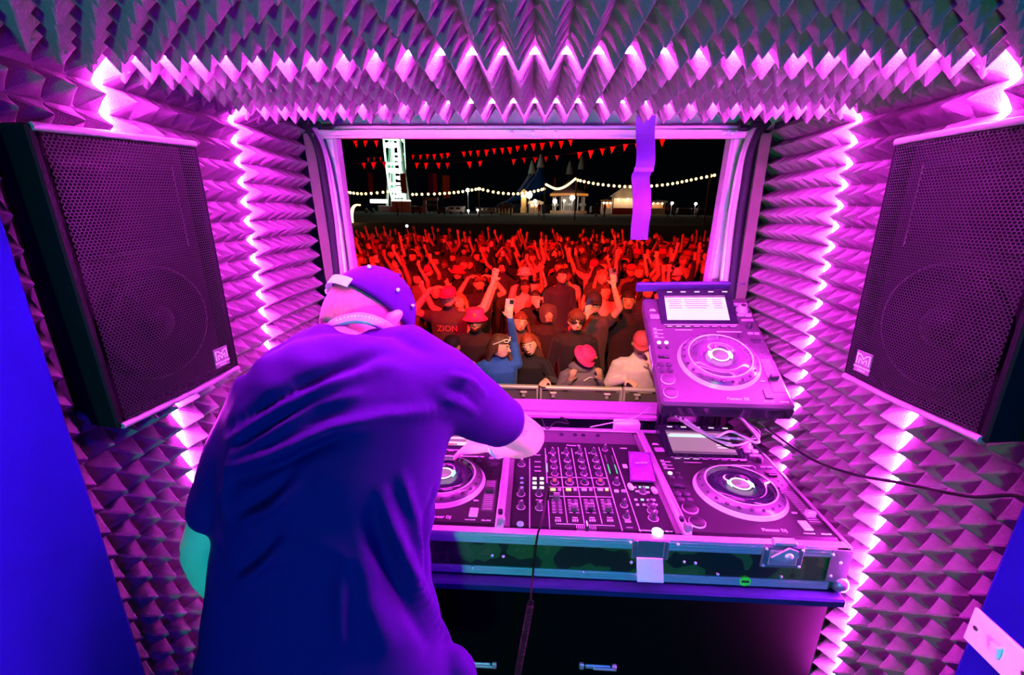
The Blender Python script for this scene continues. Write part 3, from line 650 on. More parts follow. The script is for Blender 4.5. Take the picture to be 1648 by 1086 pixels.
for ch in range(4):
    for k, y in enumerate((225, 300, 365, 430)):
        x = (dvx(ch, y) + dvx(ch + 1, y)) / 2 + 8; knob(c2(x, y + 8), .0068 if k else .006, .015, ang=random.uniform(-1.2, 1.2))
    y = 505; x = (dvx(ch, y) + dvx(ch + 1, y)) / 2; knob(c2(x, y + 18), .0078, .018, KO if ch < 2 or ch == 3 else M_PRINT, 0)
    p = mp(c2(x, y - 2), .012); X_('knob_cap', MB().cyl(p, p + Vector((0, 0, .006)), .0045, n=12), KO if ch != 2 else KM)
    y = 595
    for dx, wd, m_ in ((-24, .0135, G_AMB if ch < 2 else G_PINK), (40, .008, G_AMB if ch == 3 else G_PINK)):
        x = (dvx(ch, y) + dvx(ch + 1, y)) / 2 + dx; p = mp(c2(x, y)); X_('cue_key', MB().box(p + Vector((0, 0, .002)), (wd, .0075, .005), bev=.001), m_)
    # channel fader
    a, b = mp(c2((dvx(ch, 700) + dvx(ch + 1, 700)) / 2, 690)), mp(c2((dvx(ch, 815) + dvx(ch + 1, 815)) / 2, 815))
    sl = X_('fader_slot', MB().box((a + b) / 2 + Vector((0, 0, .0005)), (.004, (a - b).length, .001)), M_BLACK)
    for k in range(9):
        t = k / 8; p = b + (a - b) * t
        for sx in (-1, 1): X_('fader_mark', MB().box(p + Vector((sx * .0078, 0, .0004)), (.0085, .0012, .0006)), M_MLINE if k % 2 == 0 else KS, sl)
    t = (1.0, .12, .16, .10)[ch]; p = b + (a - b) * t
    fd = X_('channel_fader', MB().box(p + Vector((0, 0, .009)), (.0165, .011, .016), bev=.003), mat('fader_cap', (.05, .05, .055), .4, var=.1))
    X_('fader_line', MB().box(p + Vector((0, .0045, .0172)), (.0150, .0012, .0008)), M_MLINE, fd)
    for k in range(3):
        x = (dvx(ch, 880) + dvx(ch + 1, 880)) / 2 + (k - 1) * 22; p = mp(c2(x, 895)); X_('assign_switch', MB().box(p + Vector((0, 0, .0015)), (.0032, .0045, .003)), G_PINK)
    p = mp(c2((dvx(ch, 860) + dvx(ch + 1, 860)) / 2, 864)); X_('print_line', MB().box(p + Vector((0, 0, .0004)), (.012, .0028, .0006)), M_MLINE)
for s, x in (('1', 200), ('2', 330), ('3', 462), ('4', 592)):
    o = link('lettering', text_mesh(s, .009, M_PRINT), mx); o.location = mp(c2(x, 236)) + Vector((0, 0, .0004)) - mx.location
o = link('lettering', text_mesh('Pioneer DJ', .0095, M_PRINT), mx); o.location = mp(c2(440, 162)) + Vector((0, 0, .0004)) - mx.location
o = link('lettering', text_mesh('PROFESSIONAL DJ MIXER  DJM-A9', .0050, M_PRINT), mx); o.location = Vector((.287, .828, ZM + .0004)) - mx.location
# master section: meters, knob, keys
for (xa, ya), (xb, yb) in (((745, 255), (797, 435)), ((812, 262), (866, 435)), ((180, 250), (186, 420))):
    line(c2(xa, ya), c2(xb, yb), .0038, M_BLACK, 'level_meter'); t = .5; line(c2(xa + (xb - xa) * t, ya + (yb - ya) * t), c2(xb, yb), .0030, G_GREEN, 'meter_light')
    line(c2(xa, ya), c2(xa + (xb - xa) * .35, ya + (yb - ya) * .35), .0022, KS, 'meter_scale')
knob(c2(745, 205), .006); knob(c2(855, 530), .0065); knob(c2(930, 745), .0065); knob(c2(955, 860), .006)
for x, m_ in ((858, G_PINK), (926, G_PINK)):
    p = mp(c2(x, 610)); X_('cue_key', MB().box(p + Vector((0, 0, .002)), (.011, .0075, .005), bev=.001), m_)
# crossfader
a, b = mp(c2(475, 975)), mp(c2(660, 985)); cf = X_('crossfader_slot', MB().box((a + b) / 2 + Vector((0, 0, .0005)), ((a - b).length, .004, .001)), M_BLACK)
for k in range(11):
    p = a + (b - a) * (k / 10)
    for s in (-1, 1): X_('fader_mark', MB().box(p + Vector((0, s * .008, .0004)), (.0012, .009, .0006)), M_MLINE, cf)
p = (a + b) / 2; X_('crossfader', MB().box(p + Vector((0, 0, .009)), (.009, .017, .016), bev=.002), M_KEY); X_('fader_line', MB().box(p + Vector((0, 0, .0175)), (.0016, .016, .0008)), G_WHITE)
# colour effect pads and the microphone column on the left
for x in (62, 132):
    for y in (488, 532, 577): p = mp(c2(x, y)); X_('effect_pad', MB().box(p + Vector((0, 0, .002)), (.0105, .0062, .005), bev=.001), G_WHITE)
for q in (c1(900, 350), c1(895, 635), c1(895, 760)): knob(q, .0075)
for y in (483, 527, 572): p = mp(c1(903, y)); X_('select_key', MB().box(p + Vector((0, 0, .0015)), (.009, .0062, .003), bev=.001), glow('lamp_blue', (.25, .2, 1), .9))
p = mp(c1(888, 928)); X_('phones_socket', MB().lathe([(.008, 0), (.008, .003), (.0045, .003), (.0045, .0005)], 20, p), glow('lamp_blue', (.25, .2, 1), .9))
knob(c2(105, 640), .006); knob(c2(110, 770), .0075)
for y in (255, 320, 370, 410): p = mp(c2(92, y)); X_('print_line', MB().box(p + Vector((0, 0, .0005)), (.017, .0025 if y == 410 else .0014, .0008)), M_MLINE)
p = mp(c2(108, 692)); X_('print_line', MB().box(p + Vector((0, 0, .0005)), (.017, .0014, .0008)), G_PINK)
# beat effect section on the right
p = mp(c2(925, 190)); X_('print_line', MB().box(p + Vector((0, 0, .0005)), (.020, .003, .0008)), M_MLINE)
dsp = X_('effect_display', MB().box(mp(c2(940, 365)) + Vector((0, 0, .001)), (.012, .017, .002), bev=.0006), mat('display_grey', (.6, .6, .55), .3, var=.1))
for (x, y, wd, m_) in ((1035, 572, .008, G_PINK), (1092, 570, .010, G_CYAN), (1155, 572, .010, G_CYAN), (1045, 692, .007, M_MLINE), (1108, 692, .008, G_CYAN), (1165, 695, .007, M_MLINE), (1220, 695, .007, M_MLINE), (1062, 740, .007, M_MLINE), (1125, 740, .007, M_MLINE), (1240, 742, .007, M_MLINE), (1060, 610, .010, G_PINK), (1160, 620, .010, G_PINK)):
    X_('effect_key', MB().box(mp(c2(x, y)) + Vector((0, 0, .0015)), (wd, .0058, .003), bev=.001), m_)
knob(c2(1112, 615), .007, .014, G_GREEN); knob(c2(1185, 745), .006); knob(c2(1215, 870), .0085, .018); knob(c2(1205, 800), .0085, .018)
p = mp(c1(0, 0)); p = mp((1058, 857)); X_('effect_on_button', MB().lathe([(.0125, 0), (.0125, .004), (.011, .0055), (.001, .006)], 24, p), glow('lamp_effect', (.6, .95, 1), 1.6))
for k, y in enumerate((840, 860, 890, 905, 960)): X_('print_line', MB().box(mp(c2(955 + (y - 840) * .25, y)) + Vector((0, 0, .0005)), (.014, .0022, .0008)), M_MLINE if k % 2 else KS)

# ---- things lying on the mixer --------------------------------------
M_CLOTH = mat('purple_velvet', (.08, .008, .12), .8, var=.25, vscale=40, bump=.5, bscale=300)
q = [mp((1011, 731), .004), mp((1047, 733), .004), mp((1054, 779), .004), mp((1014, 777), .004)]
mb = MB(); n = 12
def blin(s, t): return (q[0] * (1 - s) + q[1] * s) * (1 - t) + (q[3] * (1 - s) + q[2] * s) * t
tops, bots = [], []
for j in range(n + 1):
    rt, rb = [], []
    for i in range(n + 1):
        s, t = i / n, j / n; e = (1 - (2 * s - 1) ** 4) * (1 - (2 * t - 1) ** 4)
        p = blin(s, t); hgt = .004 + .013 * e + .004 * math.sin(7 * t + 3 * s) * e - .005 * e * math.exp(-((t - .58 - .1 * s) / .07) ** 2)
        rt.append(p + Vector((0, 0, hgt))); rb.append(p + Vector((0, 0, .010 - .009 * e)))
    tops.append(rt); bots.append(rb)
mb.loft(tops, closed=False, cap=False); mb.loft([r[::-1] for r in bots], closed=False, cap=False)
for k in range(n):                                 # close the four edges
    mb.add([tops[0][k], tops[0][k + 1], bots[0][k + 1], bots[0][k]], [(3, 2, 1, 0)]); mb.add([tops[n][k], tops[n][k + 1], bots[n][k + 1], bots[n][k]], [(0, 1, 2, 3)])
    mb.add([tops[k][0], tops[k + 1][0], bots[k + 1][0], bots[k][0]], [(0, 1, 2, 3)]); mb.add([tops[k][n], tops[k + 1][n], bots[k + 1][n], bots[k][n]], [(3, 2, 1, 0)])
po = mb.build('cloth_pouch', M_CLOTH); tag(po, 'small purple cloth pouch with white lettering lying on the mixer', 'pouch')
o = link('lettering', text_mesh('van-band', .0095, M_PRINT), po); a = blin(.48, .52); o.matrix_world = frame(a + Vector((0, 0, .0205)), (.99, .10, 0), (-.10, .99, 0), (0, 0, 1))
M_CREAM = mat('cream_rubber', (.85, .68, .5), .5, var=.05)
for u, v, lab in ((1015, 783, 'cream rounded ear plug below the purple pouch, nearer the mixer faders'), (1053, 789, 'cream rounded ear plug below the purple pouch, nearer the case partition')):
    p = mp((u, v), .008); e = MB(); e.tube([p + Vector((-.002, .011, 0)), p + Vector((-.0018, .0095, 0)), p + Vector((-.001, .004, 0)), p + Vector((.001, -.006, 0)), p + Vector((.002, -.010, 0)), p + Vector((.0022, -.0115, 0))], [.0015, .0048, .0064, .0066, .0045, .0012], 12)
    tag(e.build('ear_plug', M_CREAM), lab, 'ear plug', 'ear plugs on the mixer')
# headphone cable: straight up from the socket then a coil hanging over the case front
M_CABLE = mat('black_cable', (.005, .005, .006), .5, spec=.15, var=.1)
a = mp((881, 803), .004); pts = [a + Vector((0, 0, .0)), a + Vector((0, -.002, .045)), a + Vector((-.004, -.03, .05)), mp((872, 840), .03), Vector((mp((866, 866)).x, YF - .004, ZT + .012)), Vector((mp((862, 866)).x, YF - .010, ZT - .03)), Vector((at_y(858, 905, YF - .014).x, YF - .014, ZB + .022)), Vector((at_y(856, 925, .764).x, .764, .936)), Vector((at_y(855, 932, .758).x, .758, .908))]
def smooth_path(P, n=8):
    out = []
    for i in range(len(P) - 1):
        p0, p1, p2, p3 = P[max(i - 1, 0)], P[i], P[i + 1], P[min(i + 2, len(P) - 1)]
        for t in range(n):
            t /= n; out.append(.5 * ((2 * p1) + (p2 - p0) * t + (2 * p0 - 5 * p1 + 4 * p2 - p3) * t * t + (3 * p1 - p0 - 3 * p2 + p3) * t ** 3))
    return out + [P[-1]]
cb = MB(); P = smooth_path(pts); cb.tube(P, .0024, 6); cb.cyl(a, a + Vector((0, -.001, .03)), .005, .004, 10)
e0 = P[-1]; e1 = at_y(828, 1110, .742); coil = []
for k in range(420):
    t = k / 419; ang = t * 2 * math.pi * 42; c = e0.lerp(e1, t); c.y = e0.y + (e1.y - e0.y) * t - .006
    coil.append(c + Vector((math.cos(ang) * .0065, math.sin(ang) * .0065, 0)))
cb.tube(coil, .0017, 5); tag(cb.build('headphone_cable', M_CABLE), 'coiled black headphone cable dangling from the mixer over the case front', 'cable')
# cables behind the gear
M_CABP = mat('grey_cable', (.42, .42, .44), .35, var=.1)
def cable(pts, r, m, label, name='cable', grp=None):
    tag(MB().tube(smooth_path([Vector(p) for p in pts]), r, 6).build(name, m), label, 'cable', grp)
gA = 'signal cables bundled behind the deck under the raised player'
for k in range(6):
    zk = ZT + .050 + .0085 * k
    a = at_z(1120 + k * 5, 692 + k * 2, zk); b = at_z(1190 + k * 2, 708 - k * 2 + 4, zk); c = at_z(1216, 697 + k * 3, zk)
    d = at_z(1150 + 6 * k, 686, zk)
    cable([a + Vector((-.04, .10, .0)), a, b + Vector((-.03, -.035 + .012 * k, 0)), c, c + Vector((.02, .05, .0)), d + Vector((.05, .17, .0))], .0032 + .0006 * (k % 2), M_CABP if k % 2 else M_CABLE, 'signal cable bundled behind the right deck under the raised player', 'signal_cable', gA)
cable([(PA + .10, 1.345, .930), (PA + .10, 1.325, ZT + .020), at_z(880, 690, ZT + .02), at_z(895, 679, ZT + .03), at_z(915, 682, ZT + .024), (.10, 1.330, ZT + .020), (.10, 1.36, .94)], .0022, M_CABLE, 'thin black lead arching over the rear edge of the case', 'thin_lead')
cable([at_z(950, 687, ZT + .01), at_z(985, 680, ZT + .016), at_z(1020, 672, ZT + .04), at_y(1046, 655, 1.43)], .0020, M_CABP, 'thin lilac lead rising from the case to the raised player', 'thin_lead')
cable([(.70, 1.20, 1.12), at_x(1300, 735, .698), at_x(1370, 762, .692), at_x(1450, 777, .684), at_x(1560, 798, .676), at_x(1660, 802, .672), (.672, .40, 1.385)], .0036, M_CABLE, 'black cable trailing along the foam wall below the loudspeaker', 'trailing_cable')
p = at_z(1010, 681, ZT + .005); tag(MB().box((p.x, 1.350, .926 + .062), (.085, .034, .124), bev=.003).build('power_adapter', M_WHITE_PL), 'pale rectangular power adapter standing behind the flight case', 'adapter')
# hanging strap
mb = MB(); L = []
for u, v in ((1040, 186), (1040, 215), (1039, 245), (1036, 270), (1032, 283), (1033, 300), (1032, 330), (1030, 360), (1030, 386)): L.append(at_y(u, v, 1.435))
L = smooth_path(L, 5)
r0 = [[p + Vector((dx * .028, dy * .0014 + .012 * math.sin(i * .35), 0)) for dx, dy in ((-1, -1), (1, -1), (1, 1), (-1, 1))] for i, p in enumerate(L)]
mb.loft(r0, smooth=False); sp = mb.build('hanging_strap', mat('purple_webbing', (.036, .005, .18), .6, var=.15, vscale=60, bump=.5, bscale=500)); tag(sp, 'purple webbing pull strap hanging in front of the hatch opening', 'strap')
mb = MB(); p = L[len(L) // 2 - 4]; mb.box(p + Vector((-.001, -.013, 0)), (.058, .003, .012)); mb.build('stitched_fold', mat('purple_webbing_dark', (.05, .03, .30), .6, var=.1), sp)
# wall switch
root = empty('wall_switch', frame(at_x(1600, 1035, .690), (0, -1, 0), (0, 0, 1), (-1, 0, 0))); tag(root, 'white wall switch plate with a rocker on the smooth lining', 'switch')
MB().box((.013, 0, .003), (.094, .062, .006), bev=.002).build('plate', M_WHITE_PL, root)
MB().box((.010, .000, .008), (.012, .022, .008), rot=rotm('X', 12), bev=.0015).build('rocker', mat('switch_rocker', (.72, .72, .72), .3, var=.03), root)
for dx in (-.022, .046): MB().cyl((dx, .002, .0055), (dx, .002, .0072), .0035, n=12).build('screw', mat('screw_steel', (.5, .5, .5), .3, 1, var=0), root)
# ================================================================== figures
def remesh(mb, voxel, smooth_it=4, name='figure'):
    me = mb.mesh(name, M_BLACK); o = link(name, me)
    md = o.modifiers.new('r', 'REMESH'); md.mode = 'VOXEL'; md.voxel_size = voxel; md.use_smooth_shade = True
    if smooth_it:
        s = o.modifiers.new('s', 'SMOOTH'); s.iterations = smooth_it; s.factor = .5
    dg = bpy.context.evaluated_depsgraph_get(); out = bpy.data.meshes.new_from_object(o.evaluated_get(dg))
    bpy.data.objects.remove(o); bpy.data.meshes.remove(me); out.materials.clear()
    return out
def co_of(me):
    a = np.empty(len(me.vertices) * 3, np.float32); me.vertices.foreach_get('co', a); return a.reshape(-1, 3)
def fc_of(me):
    a = np.empty(len(me.polygons) * 3, np.float32); me.polygons.foreach_get('center', a); return a.reshape(-1, 3)
class Fig:
    """union of tapered limbs; remembers which limb is skin, top or trousers"""
    def __init__(self): self.mb = MB(); self.caps = []
    def limb(self, pts, rs, lab, n=12, squash=None, up=None):
        pts = [Vector(p) for p in pts]; rings = []; u = Vector(up) if up else None
        P = [pts[0] - (pts[1] - pts[0]).normalized() * rs[0] * .6] + pts + [pts[-1] + (pts[-1] - pts[-2]).normalized() * rs[-1] * .6]
        R = [rs[0] * .55] + list(rs) + [rs[-1] * .55]
        for i, p in enumerate(P):
            d = (P[min(i + 1, len(P) - 1)] - P[max(i - 1, 0)]).normalized()
            if u is None: u = d.orthogonal().normalized()
            u = (u - d * u.dot(d)).normalized(); v = d.cross(u); sq = squash or 1
            rings.append([p + (u * math.cos(t) + v * math.sin(t) * sq) * R[i] for t in [2 * math.pi * k / n for k in range(n)]])
        self.mb.loft(rings)
        for i in range(len(pts) - 1): self.caps.append((pts[i], rs[i], pts[i + 1], rs[i + 1], lab))
    def ball(self, c, r, lab, rot=None):
        self.mb.sphere(c, r, 16, 12, rot=rot); rr = min(r) if hasattr(r, '__len__') else r
        self.caps.append((Vector(c), rr, Vector(c) + Vector((0, 0, .001)), rr, lab))
    def labels(self, me):
        C = fc_of(me); best = np.full(len(C), 9.); lab = np.zeros(len(C), int)
        for a, ra, b, rb, l in self.caps:
            a = np.array(a); b = np.array(b); ab = b - a; t = np.clip(((C - a) @ ab) / (ab @ ab + 1e-9), 0, 1)
            d = np.linalg.norm(C - (a + t[:, None] * ab), axis=1) - (ra + (rb - ra) * t)
            m = d < best; best[m] = d[m]; lab[m] = l
        me.polygons.foreach_set('material_index', lab.astype(np.int32)); me.update()
def hand(F, wrist, d, palm_n, s=1.0, curl=.3, side=1, lab=0, spread=.35, fingers=(1, 1, 1, 1)):
    """palm and five fingers; d = direction of the fingers, palm_n = palm normal, side = +1 thumb towards d x n"""
    d = Vector(d).normalized(); n = Vector(palm_n); n = (n - d * n.dot(d)).normalized(); t = d.cross(n) * side; w0 = Vector(wrist)
    F.limb([w0, w0 + d * .045 * s, w0 + d * .085 * s], [.024 * s, .034 * s, .036 * s], lab, squash=.48, up=t)
    for k, (off, ln) in enumerate(((.027, .072), (.009, .080), (-.009, .075), (-.026, .058))):
        b = w0 + d * .082 * s + t * off * s; fd = (d + t * spread * off * 18).normalized()
        c_ = curl if fingers[k] == 1 else 1.55
        p1 = b + (fd * math.cos(c_ * .5) + n * math.sin(c_ * .5)) * ln * .45 * s; p2 = p1 + (fd * math.cos(c_ * 1.4) + n * math.sin(c_ * 1.4)) * ln * .32 * s; p3 = p2 + (fd * math.cos(c_ * 2.1) + n * math.sin(c_ * 2.1)) * ln * .25 * s
        F.limb([b - fd * .02 * s, b, p1, p2, p3], [.0095 * s, .0100 * s, .0092 * s, .0085 * s, .0072 * s], lab, 8)
    b = w0 + d * .030 * s + t * .024 * s; td = (d * .62 + t * .72 + n * .30).normalized(); p1 = b + td * .036 * s; p2 = p1 + (td * .8 + d * .35 + n * .25 * (1 + curl)).normalized() * .032 * s
    F.limb([b - td * .01 * s, b, p1, p2], [.012 * s, .0125 * s, .011 * s, .009 * s], lab, 8)
    return w0 + d * .10 * s + n * .02 * s

def skin_mat(name, col):
    m = mat(name, col, .5, var=.10, vscale=14, bump=.12, bscale=160, spec=.4); b = m.node_tree.nodes['Principled BSDF']
    b.inputs['Subsurface Weight'].default_value = .0
    return m
M_SKIN = skin_mat('skin_light', (.72, .46, .36)); M_SKIN2 = skin_mat('skin_tan', (.52, .31, .21)); M_SKIN3 = skin_mat('skin_deep', (.24, .13, .08))

# ------------------------------------------------------------------ the DJ
def dj():
    g = lambda u, v, y: at_y(u, v, y)
    hc = g(592, 511, .885)                                           # head centre
    Fd = Vector((.36, .58, -.73)).normalized(); Rd = Vector((Fd.y, -Fd.x, 0)).normalized(); Ud = Rd.cross(Fd)
    HR = Matrix((Rd, Fd, Ud)).transposed()
    H = lambda x, y, z: hc + Rd * x + Fd * y + Ud * z
    SH_R = g(712, 622, .745); SL_R = g(775, 660, .81); EL_R = g(853, 706, .915); WR_R = g(795, 717, 1.000); 
    SH_L = g(428, 640, .725); SL_L = g(385, 725, .685); EL_L = g(327, 882, .640); WR_L = g(385, 985, .700)
    neck0 = g(585, 560, .79)
    B = Fig()
    B.ball(hc, (.077, .094, .104), 0, HR); B.ball(H(0, .026, -.052), (.058, .070, .060), 0, HR)      # skull, jaw
    B.limb([H(0, .082, .008), H(0, .103, -.022), H(0, .098, -.034)], [.010, .014, .014], 0, 8)       # nose
    B.limb([H(-.03, .085, .018), H(.03, .085, .018)], [.012, .012], 0, 8)                           # brow
    B.limb([H(-.018, .094, -.062), H(.018, .094, -.062)], [.009, .009], 0, 8)                       # lips
    for s in (-1, 1):                                                                              # ears: rim, lobe, bowl
        B.limb([H(s * .076, .002, -.030), H(s * .086, -.012, -.010), H(s * .090, -.016, .012), H(s * .085, -.004, .028), H(s * .078, .008, .020)], [.009, .009, .009, .008, .006], 0, 8)
        B.limb([H(s * .078, .004, -.02), H(s * .082, -.004, .005), H(s * .08, .002, .02)], [.010, .011, .009], 0, 8)
    B.limb([neck0 + Vector((0, .0, -.03)), neck0.lerp(H(0, -.02, -.06), .5), H(0, -.020, -.050)], [.066, .058, .056], 0, 16)
    # torso under the shirt
    pel = g(535, 1086, .63); wai = g(533, 820, .675); che = g(560, 660, .745)
    B.limb([pel, wai, che, neck0 + Vector((0, .0, -.05))], [.14, .125, .150, .085], 1, 20, squash=.62, up=(1, 0, 0))
    B.limb([SH_R, SL_R, EL_R.lerp(SL_R, .35), EL_R], [.056, .048, .044, .041], 0, 14)
    B.limb([EL_R, EL_R.lerp(WR_R, .30), EL_R.lerp(WR_R, .65), WR_R], [.040, .043, .035, .026], 0, 14)
    B.limb([SH_L, SL_L, EL_L.lerp(SL_L, .3), EL_L], [.056, .047, .042, .039], 0, 14)
    B.limb([EL_L, EL_L.lerp(WR_L, .30), EL_L.lerp(WR_L, .65), WR_L], [.039, .043, .035, .027], 0, 14)
    hand(B, WR_R, (WR_R - EL_R).normalized() * .6 + Vector((-.55, .35, -.17)), (0, .1, -1), 1.0, .30, -1)
    hand(B, WR_L, (WR_L - EL_L).normalized() * .7 + Vector((.3, .5, .0)), (.3, .6, -.7), 1.0, .7, 1)
    # legs inside the trousers
    hipy = pel.y - .02; fl = 0
    for s in (-1, 1):
        hx = pel.x + s * .09
        B.limb([(hx, pel.y, .90), (hx + s * .03, .655, .50), (hx + s * .03, .60, .10)], [.085, .058, .042], 1, 14)
        B.limb([(hx + s * .03, .585, .05), (hx + s * .04, .66, .04), (hx + s * .045, .735, .03)], [.040, .038, .030], 1, 12)
    me = remesh(B.mb, .0065, 5, 'person'); B.labels(me); me.materials.append(M_SKIN); me.materials.append(M_SKIN)
    body = link('person', me); tag(body, 'DJ in cap and dark T-shirt bending over the decks, seen from behind', 'person')
    # ---- T-shirt
    T = Fig()
    rows = [(1140, 318, 752, .600), (1080, 330, 738, .617), (1010, 340, 712, .632), (940, 350, 694, .645), (870, 359, 690, .660), (800, 366, 699, .676), (735, 372, 712, .695), (680, 380, 726, .718), (635, 398, 738, .740), (600, 425, 728, .760), (572, 470, 700, .780), (556, 510, 668, .792)]
    rings = []; prevc = None; cs = []
    for v, xl, xr, y in rows:
        a, b = g(xl, v, y), g(xr, v, y); cs.append(((a + b) / 2, (b - a).length / 2))
    for i, (c, hw) in enumerate(cs):
        d = (cs[min(i + 1, len(cs) - 1)][0] - cs[max(i - 1, 0)][0]); d.x *= .3; d.normalize(); v = Vector((1, 0, 0)).cross(d) * -1; v.normalize(); u = d.cross(v); u = u if u.x > 0 else -u
        dep = (.125, .122, .118, .115, .113, .113, .118, .122, .118, .105, .085, .070)[i]
        ring = []
        for k in range(40):
            t = 2 * math.pi * k / 40; ct, sn = math.cos(t), math.sin(t); e = .86
            ring.append(c + u * hw * math.copysign(abs(ct) ** e, ct) + v * dep * math.copysign(abs(sn) ** e, sn))
        rings.append(ring)
    T.mb.loft(rings)
    T.limb([SH_R + Vector((-.05, -.01, .0)), SH_R, SL_R, SL_R.lerp(EL_R, .22)], [.074, .074, .064, .060], 0, 18)
    T.limb([SL_R.lerp(EL_R, .1), SL_R.lerp(EL_R, .42)], [.060, .057], 0, 18)
    T.limb([SH_L + Vector((.05, .0, .0)), SH_L, SL_L, SL_L.lerp(EL_L, .45), SL_L.lerp(EL_L, .66)], [.066, .064, .056, .053, .051], 0, 18)
    T.limb([g(455, 600, .755), g(520, 560, .785), neck0 + Vector((-.02, 0, -.02))], [.050, .052, .060], 0, 14)
    T.limb([g(715, 600, .760), g(660, 563, .79), neck0 + Vector((.02, 0, -.02))], [.052, .050, .060], 0, 14)
    T.limb([g(730, 1050, .625), g(742, 1075, .62), g(746, 1120, .615)], [.020, .030, .034], 0, 10)     # flared hem
    ts = remesh(T.mb, .0068, 9, 'tshirt')
    # creases: ridges and grooves laid on the cloth where the light shows them
    V = co_of(ts).astype(np.float64); N = np.empty(len(V) * 3, np.float32); ts.vertices.foreach_get('normal', N); N = N.reshape(-1, 3)
    tree = BVHTree.FromPolygons([tuple(v) for v in V], [tuple(p.vertices) for p in ts.polygons])
    k_ = lambda x, y: (280 + x / 2.064, 560 + y / 2.064)
    folds = [([(190, 400), (330, 352), (520, 268), (700, 226), (905, 205)], .011, .012), ([(200, 440), (340, 395), (470, 320), (560, 290)], -.010, .012), ([(268, 414), (420, 330), (520, 285)], .006, .007),
             ([(190, 262), (400, 130), (560, 62), (700, 12)], -.009, .014), ([(185, 300), (330, 205), (520, 120), (640, 80)], .008, .012), ([(200, 350), (330, 280), (480, 190), (620, 150)], .006, .009), ([(210, 320), (300, 262), (420, 200)], -.006, .008),
             ([(235, 570), (330, 530), (410, 450)], .009, .009), ([(230, 540), (310, 490), (400, 400)], -.008, .010), ([(225, 770), (300, 722), (360, 650)], .009, .010), ([(215, 740), (290, 690), (350, 610)], -.007, .011),
             ([(690, 480), (740, 620), (800, 760), (900, 960)], .010, .011), ([(655, 560), (700, 700), (770, 850), (860, 1000)], -.011, .015), ([(760, 430), (800, 560), (830, 720)], .006, .009), ([(570, 700), (560, 830), (555, 980)], .007, .014), ([(620, 640), (650, 820), (720, 1000)], .008, .020),
             ([(925, 90), (985, 110), (1040, 160)], .004, .006), ([(900, 170), (960, 190), (1010, 215)], .005, .007), ([(905, 130), (965, 150), (1010, 190)], -.004, .006), ([(180, 560), (170, 480), (210, 300)], .005, .008), ([(860, 470), (830, 600), (840, 760)], -.005, .009)]
    for pts, amp, wd in folds:
        W = []
        for (xa, ya), (xb, yb) in zip(pts[:-1], pts[1:]):
            for t in range(8):
                t /= 8; u_, v_ = k_(xa + (xb - xa) * t, ya + (yb - ya) * t); hit = tree.ray_cast(CAMLOC, ray(u_, v_).normalized())
                if hit[0] is not None: W.append(hit[0])
        if len(W) < 3: continue
        W = np.array(W); best = np.full(len(V), 9.); tt = np.zeros(len(V))
        near = np.where(np.min(np.linalg.norm(V[:, None, :] - W[None, ::4, :], axis=2), axis=1) < .09)[0]
        D = np.linalg.norm(V[near][:, None, :] - W[None, :, :], axis=2); j = D.argmin(1); dm = D.min(1); env = np.sin(np.pi * np.clip((j + 1.5) / (len(W) + 2), .0, 1)) ** .6
        V[near] += N[near] * (1.7 * amp * np.exp(-(dm / wd) ** 2) * env)[:, None]
    ph = V[:, 0] * 9 + V[:, 2] * 14; V += N * (.0022 * np.sin(ph * 2.3 + 3 * np.sin(V[:, 2] * 21)) * np.cos(V[:, 0] * 31 + V[:, 1] * 17))[:, None]
    ts.vertices.foreach_set('co', V.astype(np.float32).ravel()); ts.update()
    ts.materials.append(mat('navy_jersey', (.025, .002, .105), .75, var=.10, vscale=120, bump=.25, bscale=900, spec=.06)); ts.polygons.foreach_set('use_smooth', [True] * len(ts.polygons))
    link('tshirt', ts, body)
    # ---- trousers and shoes
    TR = Fig()
    for s in (-1, 1):
        hx = pel.x + s * .09
        TR.limb([(hx - s * .02, pel.y, .93), (hx, .645, .74), (hx + s * .03, .652, .50), (hx + s * .03, .60, .09)], [.115, .098, .075, .064], 0, 16)
    tm = remesh(TR.mb, .012, 4, 'trousers'); tm.materials.append(mat('dark_denim', (.012, .014, .03), .8, var=.2, vscale=80)); link('trousers', tm, body)
    for s in (-1, 1):
        hx = pel.x + s * .13; S = Fig(); S.limb([(hx, .56, .045), (hx + s * .008, .64, .042), (hx + s * .012, .75, .034)], [.046, .046, .036], 0, 14); sm_ = remesh(S.mb, .008, 3, 'shoe'); sm_.materials.append(M_RUBBER); link('shoe', sm_, body)
    # ---- hair and cap, in the head's own frame
    def dome(rx, ry, rz, keep, name, m, par, nu=40, nv=24, off=(0, 0, 0), thick=.004):
        bm = bmesh.new(); G = {}
        for j in range(nv + 1):
            for i in range(nu):
                th = math.pi * j / nv; ph = 2 * math.pi * i / nu; G[i, j] = (rx * math.sin(th) * math.cos(ph) + off[0], ry * math.sin(th) * math.sin(ph) + off[1], rz * math.cos(th) + off[2])
        vs = {}
        for j in range(nv):
            for i in range(nu):
                q = [(i, j), ((i + 1) % nu, j), ((i + 1) % nu, j + 1), (i, j + 1)]; c = [sum(G[k][a] for k in q) / 4 for a in range(3)]
                if keep(*c):
                    f = []
                    for k in q:
                        kk = k if 0 < k[1] < nv else (0, k[1])
                        if kk not in vs: vs[kk] = bm.verts.new(H(*G[k]))
                        if vs[kk] not in f: f.append(vs[kk])
                    if len(f) > 2: bm.faces.new(f[::-1]).smooth = True
        bmesh.ops.recalc_face_normals(bm, faces=bm.faces); bmesh.ops.solidify(bm, geom=bm.faces[:], thickness=thick)
        me2 = bpy.data.meshes.new(name); bm.to_mesh(me2); bm.free(); me2.materials.append(m); return link(name, me2, par)
